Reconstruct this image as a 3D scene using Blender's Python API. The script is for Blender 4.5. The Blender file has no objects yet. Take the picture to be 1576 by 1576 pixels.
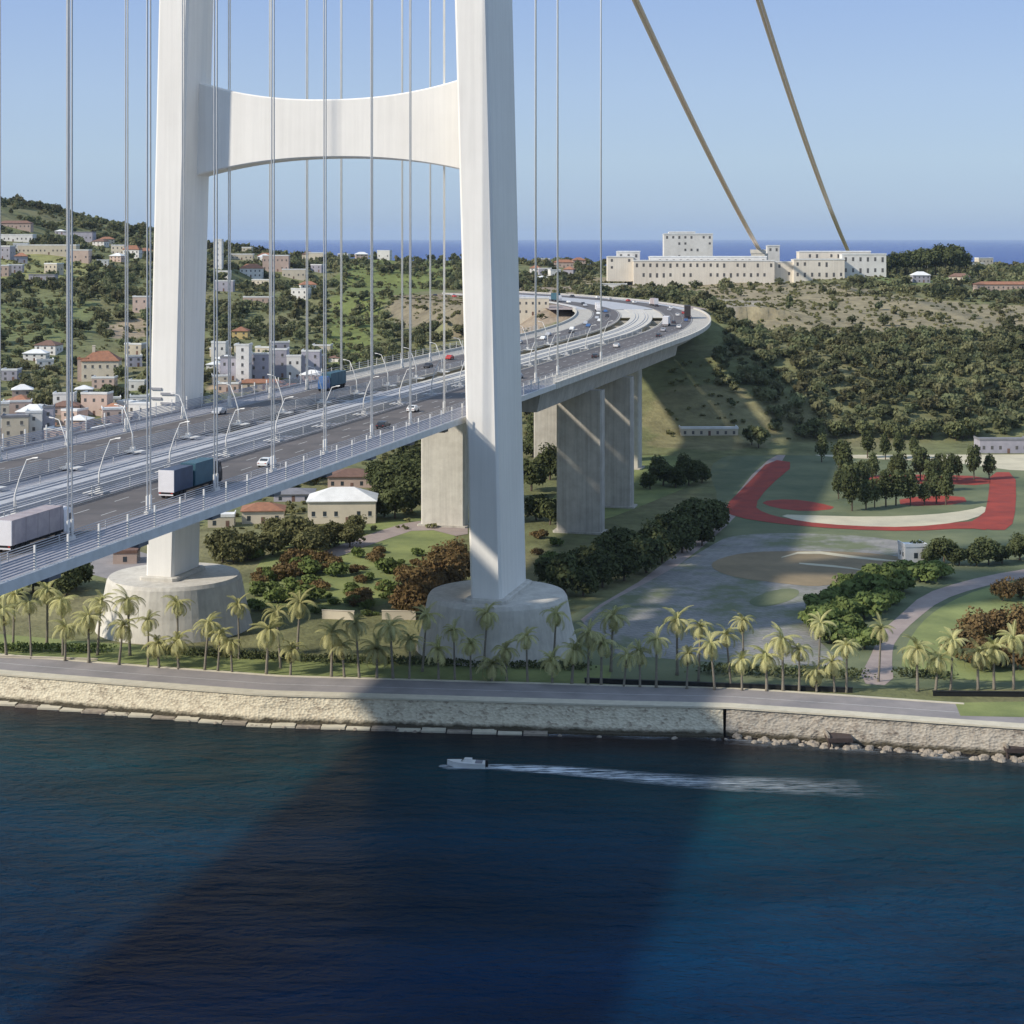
import bpy, math, random
import numpy as np
from mathutils import Vector

random.seed(7)
rng = np.random.default_rng(7)
R = math.radians
scene = bpy.context.scene
col = scene.collection

# ------------------------------------------------------------------ camera
F = 2600.0            # focal length in units of the 1576 px picture
HC = 95.2             # eye height over the sea
HY = 366.0            # row of the horizon
cam_d = bpy.data.cameras.new('camera')
cam = bpy.data.objects.new('camera', cam_d)
col.objects.link(cam)
cam.location = (0, 0, HC)
cam.rotation_euler = (R(90), 0, 0)
cam_d.sensor_width = 36.0
cam_d.lens = 36.0 * F / 1576.0
cam_d.shift_y = -(788 - HY) / 1576.0
cam_d.clip_start = 1.0
cam_d.clip_end = 200000.0
scene.camera = cam

# ------------------------------------------------------------------ light
SV = Vector((1.305, 0.60, -1.0)).normalized()     # direction the sunlight travels
w = bpy.data.worlds.new('World')
scene.world = w
w.use_nodes = True
nt = w.node_tree
nt.nodes.clear()
sky = nt.nodes.new('ShaderNodeTexSky')
sky.sky_type = 'NISHITA'
sky.sun_disc = False
sky.sun_elevation = R(34.8)
sky.sun_rotation = math.atan2(-SV.x, -SV.y)
sky.altitude = 2000
sky.air_density = 1.0
sky.dust_density = 0.1
sky.ozone_density = 5.0
bg = nt.nodes.new('ShaderNodeBackground')
bg.inputs['Strength'].default_value = 0.12
wo = nt.nodes.new('ShaderNodeOutputWorld')
# a clear autumn sky: pale periwinkle above, a slightly greyer mauve band low over the sea
wg = nt.nodes.new('ShaderNodeNewGeometry')
wsp = nt.nodes.new('ShaderNodeSeparateXYZ')
wtc = nt.nodes.new('ShaderNodeTexCoord')
nt.links.new(wtc.outputs['Generated'], wsp.inputs[0])
wr = nt.nodes.new('ShaderNodeValToRGB')
_e = wr.color_ramp.elements
def _lin(r, g, b): 
    f = lambda v: (v / 255 / 12.92) if v < 10 else ((v / 255 + .055) / 1.055) ** 2.4
    return (f(r), f(g), f(b), 1)
_e[0].position = 0.0; _e[0].color = _lin(146, 169, 203)
_e[1].position = 1.0; _e[1].color = _lin(176, 204, 242)
for _p, _c in ((0.018, _lin(168, 188, 214)), (0.045, _lin(181, 201, 222)), (0.085, _lin(178, 200, 229)), (0.14, _lin(163, 189, 231)), (0.3, _lin(165, 194, 236)), (0.5, _lin(178, 205, 242))):
    _q = _e.new(_p); _q.color = _c
nt.links.new(wsp.outputs[2], wr.inputs[0])
wm = nt.nodes.new('ShaderNodeVectorMath'); wm.operation = 'SCALE'; wm.inputs['Scale'].default_value = 1 / 0.12
nt.links.new(wr.outputs[0], wm.inputs[0])
wx = nt.nodes.new('ShaderNodeMix'); wx.data_type = 'RGBA'; wx.inputs[0].default_value = 0.8
nt.links.new(sky.outputs[0], wx.inputs[6]); nt.links.new(wm.outputs[0], wx.inputs[7])
nt.links.new(wx.outputs[2], bg.inputs[0])
nt.links.new(bg.outputs[0], wo.inputs[0])
sd = bpy.data.lights.new('sun', 'SUN')
sd.energy = 5.0
sd.angle = R(2.2)
sd.color = (1.0, 0.915, 0.79)
so = bpy.data.objects.new('sun', sd)
so.rotation_euler = SV.to_track_quat('-Z', 'Y').to_euler()
so.location = (-200, 0, 400)
col.objects.link(so)
scene.view_settings.view_transform = 'Standard'
scene.view_settings.look = 'None'
scene.view_settings.exposure = 0.0
scene.view_settings.gamma = 1.0
scene.cycles.max_bounces = 6
scene.cycles.volume_bounces = 0

# ------------------------------------------------------------------ materials
def hexlin(h):
    h = h.lstrip('#')
    v = [int(h[i:i + 2], 16) / 255 for i in (0, 2, 4)]
    return tuple(x / 12.92 if x < 0.04045 else ((x + 0.055) / 1.055) ** 2.4 for x in v)

def mat(name, c1, c2=None, rough=0.8, scale=0.5, detail=6.0, bump=0.0, bscale=None, metal=0.0, spec=0.3,
        rnd=0.0, stretch=None, vcol=False, streak=0.0):
    """noise mix of two colours over real-size coordinates"""
    m = bpy.data.materials.new(name)
    m.use_nodes = True
    n = m.node_tree.nodes
    l = m.node_tree.links
    b = n['Principled BSDF']
    b.inputs['Roughness'].default_value = rough
    b.inputs['Metallic'].default_value = metal
    b.inputs['Specular IOR Level'].default_value = spec
    c2 = c2 or tuple(x * 0.8 for x in c1)
    tc = n.new('ShaderNodeTexCoord')
    mp = n.new('ShaderNodeMapping')
    l.new(tc.outputs['Object'], mp.inputs['Vector'])
    if stretch:
        mp.inputs['Scale'].default_value = stretch
    nz = n.new('ShaderNodeTexNoise')
    nz.inputs['Scale'].default_value = scale
    nz.inputs['Detail'].default_value = detail
    nz.inputs['Roughness'].default_value = 0.65
    l.new(mp.outputs[0], nz.inputs['Vector'])
    cr = n.new('ShaderNodeValToRGB')
    cr.color_ramp.elements[0].position = 0.35
    cr.color_ramp.elements[1].position = 0.65
    cr.color_ramp.elements[0].color = (*c1, 1)
    cr.color_ramp.elements[1].color = (*c2, 1)
    l.new(nz.outputs['Fac'], cr.inputs[0])
    out = cr.outputs[0]
    if vcol:
        at_ = n.new('ShaderNodeVertexColor')
        at_.layer_name = 'Col'
        mx = n.new('ShaderNodeMix')
        mx.data_type = 'RGBA'
        mx.blend_type = 'MULTIPLY'
        mx.inputs[0].default_value = 1.0
        l.new(out, mx.inputs[6])
        l.new(at_.outputs[0], mx.inputs[7])
        out = mx.outputs[2]
    if streak:
        mp2 = n.new('ShaderNodeMapping')
        mp2.inputs['Scale'].default_value = (1.2, 1.2, 0.04)
        l.new(tc.outputs['Object'], mp2.inputs['Vector'])
        nz2 = n.new('ShaderNodeTexNoise')
        nz2.inputs['Scale'].default_value = 0.9
        nz2.inputs['Detail'].default_value = 5
        l.new(mp2.outputs[0], nz2.inputs['Vector'])
        mr = n.new('ShaderNodeMapRange')
        mr.inputs[1].default_value = 0.4
        mr.inputs[2].default_value = 0.7
        mr.inputs[3].default_value = 1.0
        mr.inputs[4].default_value = 1.0 - streak
        l.new(nz2.outputs['Fac'], mr.inputs[0])
        hs = n.new('ShaderNodeHueSaturation')
        l.new(out, hs.inputs['Color'])
        l.new(mr.outputs[0], hs.inputs['Value'])
        out = hs.outputs[0]
    if rnd:
        oi = n.new('ShaderNodeObjectInfo')
        mr = n.new('ShaderNodeMapRange')
        mr.inputs[3].default_value = 1.0 - rnd
        mr.inputs[4].default_value = 1.0 + rnd
        l.new(oi.outputs['Random'], mr.inputs[0])
        hs = n.new('ShaderNodeHueSaturation')
        l.new(out, hs.inputs['Color'])
        l.new(mr.outputs[0], hs.inputs['Value'])
        out = hs.outputs[0]
    l.new(out, b.inputs['Base Color'])
    if bump:
        nb = n.new('ShaderNodeTexNoise')
        nb.inputs['Scale'].default_value = bscale or scale * 4
        nb.inputs['Detail'].default_value = 6
        l.new(mp.outputs[0], nb.inputs['Vector'])
        bp = n.new('ShaderNodeBump')
        bp.inputs['Strength'].default_value = 1.0
        bp.inputs['Distance'].default_value = bump
        l.new(nb.outputs['Fac'], bp.inputs['Height'])
        l.new(bp.outputs[0], b.inputs['Normal'])
    return m

def leafmat(name, c1, c2, rnd=0.2, transl=0.25, vcol=True):
    """foliage: two tones by leaf clump (colour attribute) and per tree, part of the light passes through"""
    m = bpy.data.materials.new(name)
    m.use_nodes = True
    n = m.node_tree.nodes
    l = m.node_tree.links
    n.clear()
    o = n.new('ShaderNodeOutputMaterial')
    df = n.new('ShaderNodeBsdfDiffuse')
    tr = n.new('ShaderNodeBsdfTranslucent')
    ms = n.new('ShaderNodeMixShader')
    ms.inputs[0].default_value = transl
    at_ = n.new('ShaderNodeVertexColor')
    at_.layer_name = 'Col'
    sp = n.new('ShaderNodeSeparateColor')
    l.new(at_.outputs[0], sp.inputs[0])
    mx = n.new('ShaderNodeMix')
    mx.data_type = 'RGBA'
    mx.inputs[6].default_value = (*c1, 1)
    mx.inputs[7].default_value = (*c2, 1)
    l.new(sp.outputs[0], mx.inputs[0])
    hs = n.new('ShaderNodeHueSaturation')
    l.new(mx.outputs[2], hs.inputs['Color'])
    oi = n.new('ShaderNodeObjectInfo')
    mr = n.new('ShaderNodeMapRange')
    mr.inputs[3].default_value = 1.0 - rnd
    mr.inputs[4].default_value = 1.0 + rnd
    l.new(oi.outputs['Random'], mr.inputs[0])
    # green channel of the attribute: brightness of this tree among its neighbours
    mu = n.new('ShaderNodeMath')
    mu.operation = 'MULTIPLY'
    mr2 = n.new('ShaderNodeMapRange')
    mr2.inputs[3].default_value = 0.5
    mr2.inputs[4].default_value = 1.5
    mh = n.new('ShaderNodeMapRange')
    mh.inputs[3].default_value = 0.465
    mh.inputs[4].default_value = 0.525
    l.new(sp.outputs[2], mh.inputs[0])
    l.new(mh.outputs[0], hs.inputs['Hue'])
    l.new(sp.outputs[1], mr2.inputs[0])
    l.new(mr.outputs[0], mu.inputs[0])
    l.new(mr2.outputs[0], mu.inputs[1])
    l.new(mu.outputs[0], hs.inputs['Value'])
    l.new(hs.outputs[0], df.inputs[0])
    l.new(hs.outputs[0], tr.inputs[0])
    l.new(df.outputs[0], ms.inputs[1])
    l.new(tr.outputs[0], ms.inputs[2])
    l.new(ms.outputs[0], o.inputs[0])
    return m

M = {}
M['white_steel'] = mat('painted_tower_steel', (0.80, 0.775, 0.72), (0.74, 0.715, 0.66), 0.5, 0.05, bump=0.0, streak=0.07)
M['concrete'] = mat('pale_concrete', (0.50, 0.47, 0.41), (0.40, 0.37, 0.32), 0.85, 0.25, bump=0.03, bscale=2, streak=0.22)
M['concrete_light'] = mat('light_concrete', (0.60, 0.57, 0.50), (0.50, 0.47, 0.41), 0.85, 0.3, bump=0.03, bscale=2, streak=0.15)
M['deck_steel'] = mat('grey_deck_steel', (0.32, 0.32, 0.345), (0.24, 0.24, 0.26), 0.6, 0.3, stretch=(1, 1, 1))
M['deck_light'] = mat('light_deck_panel', (0.46, 0.46, 0.465), (0.36, 0.36, 0.37), 0.6, 0.25)
M['grate'] = mat('walkway_plate', (0.31, 0.31, 0.34), (0.24, 0.24, 0.265), 0.7, 0.6)
M['asphalt'] = mat('bridge_asphalt', (0.135, 0.122, 0.118), (0.095, 0.088, 0.086), 0.85, 0.12, stretch=(1, 1, 1))
M['asphalt_shore'] = mat('shore_asphalt', (0.29, 0.265, 0.255), (0.22, 0.205, 0.20), 0.9, 0.15)
M['paint'] = mat('road_paint', (0.62, 0.62, 0.60), (0.45, 0.45, 0.43), 0.7, 0.8)
M['rail'] = mat('rail_steel', (0.5, 0.5, 0.52), (0.4, 0.4, 0.42), 0.5, 1.0)
M['white_metal'] = mat('white_metal', (0.68, 0.67, 0.64), (0.58, 0.57, 0.54), 0.45, 0.5)
M['rope'] = mat('hanger_rope', (0.88, 0.88, 0.85), (0.80, 0.80, 0.77), 0.5, 0.3)
M['cable'] = mat('main_cable_wrap', (0.86, 0.72, 0.61), (0.78, 0.70, 0.60), 0.6, 0.02)
M['lens'] = mat('lamp_glass', (0.55, 0.55, 0.5), None, 0.2, 1.0)
M['screen'] = mat('wind_screen', (0.36, 0.37, 0.42), (0.28, 0.29, 0.34), 0.55, 0.5)
M['complex'] = mat('pale_cream_render', (0.74, 0.68, 0.58), (0.64, 0.58, 0.49), 0.9, 0.05, streak=0.1)
M['far_sky_glass'] = mat('far_glass_sky_tint', (0.13, 0.12, 0.11), (0.08, 0.08, 0.08), 0.3, 0.5, spec=0.4)  # sky reflection painted into the base colour, lighter than the near panes
M['glass'] = mat('window_glass', (0.035, 0.045, 0.055), (0.05, 0.06, 0.07), 0.15, 0.5, spec=0.5)
M['black'] = mat('black_rubber', (0.02, 0.02, 0.02), None, 0.8, 1)
M['seawall'] = None
M['plaster'] = mat('cream_plaster', (0.62, 0.55, 0.43), (0.52, 0.46, 0.36), 0.9, 0.15, rnd=0.15)
M['plaster_white'] = mat('white_plaster', (0.72, 0.70, 0.66), (0.60, 0.58, 0.54), 0.9, 0.15, rnd=0.1)
M['plaster_grey'] = mat('lilac_plaster', (0.40, 0.38, 0.42), (0.31, 0.30, 0.34), 0.9, 0.2, rnd=0.15)
M['plaster_pink'] = mat('pink_plaster', (0.55, 0.42, 0.35), (0.46, 0.35, 0.29), 0.9, 0.2, rnd=0.15)
M['plaster_yellow'] = mat('yellow_plaster', (0.60, 0.46, 0.20), (0.5, 0.38, 0.17), 0.9, 0.2)
M['tile'] = mat('roof_tile', (0.36, 0.17, 0.10), (0.25, 0.125, 0.08), 0.9, 0.6, bump=0.05, bscale=3, rnd=0.15)
M['tile_brown'] = mat('brown_roof_tile', (0.20, 0.12, 0.09), (0.15, 0.09, 0.07), 0.9, 0.6, rnd=0.15)
M['roof_white'] = mat('white_roof', (0.74, 0.74, 0.72), (0.62, 0.62, 0.60), 0.7, 0.3)
M['roof_grey'] = mat('grey_roof', (0.22, 0.22, 0.24), (0.17, 0.17, 0.18), 0.8, 0.3)
M['bark'] = mat('bark', (0.13, 0.10, 0.075), (0.09, 0.07, 0.05), 0.95, 2.0)
M['palm_bark'] = mat('palm_bark', (0.25, 0.22, 0.17), (0.16, 0.14, 0.11), 0.95, 3.0, stretch=(1, 1, 4))
M['lawn'] = mat('lawn', (0.24, 0.27, 0.095), (0.12, 0.15, 0.055), 0.95, 0.06, detail=12, bump=0.08, bscale=2)
M['lawn_dull'] = mat('park_grass', (0.175, 0.19, 0.10), (0.085, 0.11, 0.058), 0.95, 0.03, detail=12, bump=0.08, bscale=2)
M['paving'] = mat('plaza_paving', (0.26, 0.25, 0.235), (0.17, 0.18, 0.15), 0.85, 0.05)
def paving_mat(name, stone, stone2, weeds, cover=0.5):
    m = mat(name, stone, stone2, 0.9, 0.06, detail=9)
    n = m.node_tree.nodes; l = m.node_tree.links
    b = n['Principled BSDF']
    src = b.inputs['Base Color'].links[0].from_socket
    tc = n.new('ShaderNodeTexCoord')
    br = n.new('ShaderNodeTexBrick'); br.inputs['Scale'].default_value = 0.16; br.inputs['Mortar Size'].default_value = 0.012
    br.inputs['Color1'].default_value = (1, 1, 1, 1); br.inputs['Color2'].default_value = (.82, .82, .84, 1); br.inputs['Mortar'].default_value = (.5, .52, .48, 1)
    mp = n.new('ShaderNodeMapping'); mp.inputs['Rotation'].default_value = (0, 0, R(-28))
    l.new(tc.outputs['Object'], mp.inputs['Vector']); l.new(mp.outputs[0], br.inputs['Vector'])
    mu = n.new('ShaderNodeMix'); mu.data_type = 'RGBA'; mu.blend_type = 'MULTIPLY'; mu.inputs[0].default_value = 1
    l.new(src, mu.inputs[6]); l.new(br.outputs['Color'], mu.inputs[7])
    nz = n.new('ShaderNodeTexNoise'); nz.inputs['Scale'].default_value = 0.045; nz.inputs['Detail'].default_value = 10; nz.inputs['Roughness'].default_value = .7
    l.new(tc.outputs['Object'], nz.inputs['Vector'])
    mr = n.new('ShaderNodeMapRange'); mr.inputs[1].default_value = cover; mr.inputs[2].default_value = cover + .12
    l.new(nz.outputs['Fac'], mr.inputs[0])
    mx = n.new('ShaderNodeMix'); mx.data_type = 'RGBA'
    l.new(mr.outputs[0], mx.inputs[0]); l.new(mu.outputs[2], mx.inputs[6]); mx.inputs[7].default_value = (*weeds, 1)
    l.new(mx.outputs[2], b.inputs['Base Color'])
    return m
M['paving'] = paving_mat('weathered_plaza_paving', (0.32, 0.305, 0.28), (0.22, 0.215, 0.20), (0.135, 0.155, 0.085), 0.47)
M['sand'] = mat('tan_gravel', (0.26, 0.20, 0.12), (0.19, 0.15, 0.09), 0.95, 0.1)
M['path'] = mat('pink_path', (0.34, 0.28, 0.25), (0.27, 0.22, 0.20), 0.9, 0.2)
M['red'] = mat('red_paving', (0.32, 0.050, 0.030), (0.22, 0.040, 0.028), 0.85, 0.15)
M['cream_pave'] = mat('cream_paving', (0.55, 0.50, 0.36), (0.44, 0.40, 0.29), 0.9, 0.1)
M['pale_kerb'] = mat('pale_kerb', (0.58, 0.53, 0.41), (0.48, 0.44, 0.34), 0.9, 0.5)
M['truck_white'] = mat('white_truck_paint', (0.72, 0.70, 0.70), (0.62, 0.60, 0.60), 0.4, 0.3)
M['truck_side'] = mat('pale_pink_tarpaulin', (0.42, 0.36, 0.35), (0.30, 0.26, 0.27), 0.6, 0.4)
M['truck_navy'] = mat('navy_tarpaulin', (0.05, 0.075, 0.13), (0.04, 0.055, 0.09), 0.5, 0.4)
M['truck_teal'] = mat('teal_tarpaulin', (0.05, 0.12, 0.16), (0.035, 0.09, 0.12), 0.5, 0.4)
M['truck_dark'] = mat('dark_tarpaulin', (0.045, 0.04, 0.04), (0.035, 0.03, 0.03), 0.6, 0.4)
for nm, c in (('white', (0.68, 0.68, 0.66)), ('silver', (0.38, 0.39, 0.41)), ('black', (0.03, 0.03, 0.035)), ('red', (0.4, 0.04, 0.03)),
              ('blue', (0.05, 0.12, 0.28))):
    M['car_' + nm] = mat(nm + '_car_paint', c, c, 0.3, 1.0, spec=0.5)
M['rock'] = mat('shore_rock', (0.36, 0.31, 0.24), (0.20, 0.17, 0.14), 0.95, 0.8, bump=0.1, bscale=3)
M['dark_stone'] = mat('wet_dark_concrete', (0.07, 0.05, 0.045), (0.045, 0.035, 0.03), 0.8, 1.0)
M['black_fence'] = mat('black_panel', (0.012, 0.013, 0.012), None, 0.7, 1)
L_ = {}
L_['green'] = leafmat('oak_leaves', (0.105, 0.118, 0.055), (0.185, 0.195, 0.090))
L_['dark'] = leafmat('dark_leaves', (0.060, 0.075, 0.035), (0.125, 0.140, 0.062))
L_['olive'] = leafmat('olive_leaves', (0.105, 0.105, 0.048), (0.19, 0.185, 0.085))
L_['rust'] = leafmat('rust_leaves', (0.14, 0.088, 0.042), (0.20, 0.15, 0.07))
L_['bright'] = leafmat('bright_leaves', (0.10, 0.14, 0.045), (0.18, 0.22, 0.075))
L_['palm'] = leafmat('palm_fronds', (0.24, 0.25, 0.09), (0.55, 0.52, 0.26), rnd=0.15, transl=0.3)
L_['wood'] = leafmat('wood_leaves', (0.105, 0.118, 0.060), (0.20, 0.205, 0.105), rnd=0.0, transl=0.35)

# ------------------------------------------------------------------ mesh helpers
class MB:
    def __init__(s):
        s.v, s.f = [], []
    def add(s, vs, fs):
        o = len(s.v)
        s.v += [tuple(v) for v in vs]
        s.f += [tuple(i + o for i in f) for f in fs]
        return s
    def frame_box(s, o, ax, ay, az, x0, x1, y0, y1, z0, z1):
        o = Vector(o)
        p = [o + ax * x + ay * y + az * z for z in (z0, z1) for x, y in ((x0, y0), (x1, y0), (x1, y1), (x0, y1))]
        return s.add(p, [(3, 2, 1, 0), (4, 5, 6, 7), (0, 1, 5, 4), (1, 2, 6, 5), (2, 3, 7, 6), (3, 0, 4, 7)])
    def box(s, x0, x1, y0, y1, z0, z1):
        return s.frame_box((0, 0, 0), Vector((1, 0, 0)), Vector((0, 1, 0)), Vector((0, 0, 1)), x0, x1, y0, y1, z0, z1)
    def prism(s, poly, z0, z1):
        n = len(poly)
        vs = [(x, y, z0) for x, y in poly] + [(x, y, z1) for x, y in poly]
        fs = [tuple(range(n - 1, -1, -1)), tuple(range(n, 2 * n))]
        fs += [(i, (i + 1) % n, n + (i + 1) % n, n + i) for i in range(n)]
        return s.add(vs, fs)
    def loft(s, rings, caps=True):
        n = len(rings[0])
        vs = [p for r in rings for p in r]
        fs = []
        for k in range(len(rings) - 1):
            for i in range(n):
                j = (i + 1) % n
                fs.append((k * n + i, k * n + j, (k + 1) * n + j, (k + 1) * n + i))
        if caps:
            fs.append(tuple(range(n - 1, -1, -1)))
            fs.append(tuple((len(rings) - 1) * n + i for i in range(n)))
        return s.add(vs, fs)
    def tube(s, pts, rad, n=8, caps=True):
        pts = [Vector(p) for p in pts]
        rads = rad if hasattr(rad, '__len__') else [rad] * len(pts)
        rings = []
        for i, p in enumerate(pts):
            d = (pts[min(i + 1, len(pts) - 1)] - pts[max(i - 1, 0)]).normalized()
            a = Vector((0, 0, 1)) if abs(d.z) < 0.9 else Vector((1, 0, 0))
            u = d.cross(a).normalized()
            v = u.cross(d).normalized()
            rings.append([p + (u * math.cos(2 * math.pi * k / n) + v * math.sin(2 * math.pi * k / n)) * rads[i] for k in range(n)])
        return s.loft(rings, caps)
    def build(s, name, m, parent=None, smooth=False):
        me = bpy.data.meshes.new(name)
        me.from_pydata(s.v, [], s.f)
        me.materials.append(m)
        if smooth:
            me.polygons.foreach_set('use_smooth', [True] * len(me.polygons))
        me.update()
        o = bpy.data.objects.new(name, me)
        col.objects.link(o)
        if parent:
            o.parent = parent
        return o

X, Y_, Z = Vector((1, 0, 0)), Vector((0, 1, 0)), Vector((0, 0, 1))

def tag(o, label=None, cat=None, group=None, kind=None):
    if label: o['label'] = label
    if cat: o['category'] = cat
    if group: o['group'] = group
    if kind: o['kind'] = kind
    return o

def empty(name, loc=(0, 0, 0), rz=0.0):
    o = bpy.data.objects.new(name, None)
    o.empty_display_size = 0.5
    o.location = loc
    o.rotation_euler = (0, 0, rz)
    col.objects.link(o)
    return o

def copy_tree(o, parent=None):
    c = o.copy()
    for k in ('label',):
        pass
    col.objects.link(c)
    c.parent = parent
    for ch in list(KIDS.get(o.name, [])):
        cc = copy_tree(ch, c)
        KIDS.setdefault(c.name, []).append(cc)
    return c
KIDS = {}
def reg(root):
    """remember the children of a prototype, for copying"""
    todo = [o for o in bpy.data.objects if o.parent == root]
    KIDS[root.name] = todo
    for o in todo:
        reg(o)

ORD = ['first', 'second', 'third', 'fourth', 'fifth', 'sixth', 'seventh', 'eighth', 'ninth', 'tenth', 'eleventh', 'twelfth', 'thirteenth',
       'fourteenth', 'fifteenth', 'sixteenth', 'seventeenth', 'eighteenth', 'nineteenth', 'twentieth']
def nth(i):
    if i < 20: return ORD[i]
    t = {2: 'twenty', 3: 'thirty', 4: 'forty', 5: 'fifty', 6: 'sixty', 7: 'seventy', 8: 'eighty'}[(i + 1) // 10]
    u = (i + 1) % 10
    return (t + '-' + ORD[u - 1]) if u else {2: 'twentieth', 3: 'thirtieth', 4: 'fortieth', 5: 'fiftieth', 6: 'sixtieth', 7: 'seventieth', 8: 'eightieth'}[(i + 1) // 10]

# ------------------------------------------------------------------ the bridge's own coordinates: s along, t across, z up
TH = math.atan(692.0 / F)
D0 = Vector((math.sin(TH), math.cos(TH), 0))
R0 = Vector((math.cos(TH), -math.sin(TH), 0))
C0 = Vector((-40.8, 382.4, 0))
DZ = 56.0
PATH = []
_p = C0.copy(); _h = TH; _s = 0.0
while _s <= 1010:
    PATH.append((_s, _p.copy(), _h))
    k = 0 if _s < 290 else (1 / 1000.0 if _s < 520 else 1 / 520.0)
    _p = _p + Vector((math.sin(_h), math.cos(_h), 0)) * 2.0
    _h -= k * 2.0
    _s += 2.0

def frame(s):
    if s <= 0:
        return C0 + D0 * s, D0, R0
    i = min(int(s / 2.0), len(PATH) - 2)
    a, b = PATH[i], PATH[i + 1]
    u = (s - a[0]) / 2.0
    p = a[1].lerp(b[1], u)
    h = a[2] + (b[2] - a[2]) * u
    return p, Vector((math.sin(h), math.cos(h), 0)), Vector((math.cos(h), -math.sin(h), 0))

def P(s, t, z):
    p, d, r = frame(s)
    q = p + r * t
    return Vector((q.x, q.y, z))

def stations(s0, s1, step):
    n = max(1, int(round((s1 - s0) / step)))
    return [s0 + (s1 - s0) * i / n for i in range(n + 1)]

def sweep(mb, prof, s0, s1, step=200.0):
    """closed profile [(t, z)] run along the bridge"""
    if s1 > 280: step = min(step, 12.0)
    rings = [[P(s, t, z) for t, z in prof] for s in stations(s0, s1, step)]
    n = len(prof)
    return mb.loft([list(reversed(r)) for r in rings])

def sheet(mb, t0, t1, z, s0, s1, step=200.0):
    if s1 > 280: step = min(step, 12.0)
    st = stations(s0, s1, step)
    vs = [P(s, t, z) for s in st for t in (t0, t1)]
    return mb.add(vs, [(2 * i, 2 * i + 1, 2 * i + 3, 2 * i + 2) for i in range(len(st) - 1)])

# ------------------------------------------------------------------ terrain height
SHX = [-900, -400, -200, -105.2, -77.1, -49.8, -11.1, 20.3, 41.4, 62.8, 80.0, 94.1, 200, 400, 900]
SHY = [640, 455, 380, 349.0, 341.0, 333.6, 329.4, 326.0, 324.4, 319.0, 314.2, 310.6, 284, 240, 160]
def shore(x):
    return np.interp(x, SHX, SHY)

CX = [-1200, -700, -500, -400, -300, -200, -100, 0, 150, 300, 600, 1200]
CT = {
    520:  [5, 5, 5, 5, 5, 5, 5, 5, 5, 5, 5, 5],
    600:  [20, 16, 12, 10, 8, 7, 5, 5, 5, 5, 5, 5],
    700:  [40, 30, 26, 22, 19, 16, 12, 5, 5, 5, 5, 5],
    740:  [45, 36, 30, 26, 22, 19, 15, 7, 6, 5, 5, 5],
    850:  [70, 50, 42, 37, 33, 29, 27, 27, 37, 30, 27, 25],
    1000: [100, 70, 56, 50, 46, 42, 40, 42, 46, 43, 42, 42],
    1200: [130, 96, 76, 66, 60, 56, 53, 52, 53, 51, 50, 50],
    1400: [160, 125, 100, 84, 72, 64, 60, 58, 59, 60, 58, 58],
    1550: [180, 150, 122, 100, 84, 72, 66, 64, 64, 63, 62, 60],
    1700: [185, 160, 131, 108, 88, 76, 70, 68, 66, 64, 62, 60],
    1850: [170, 140, 112, 92, 72, 62, 56, 50, 46, 44, 42, 40],
    2100: [80, 60, 40, 20, 5, 0, -8, -8, -8, -8, -8, -8],
    2600: [-8] * 12,
}
RY = sorted(CT)
RT = np.array([CT[k] for k in RY], float)
PXY = np.array([(p.x, p.y, s) for s, p, h in PATH])

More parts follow.
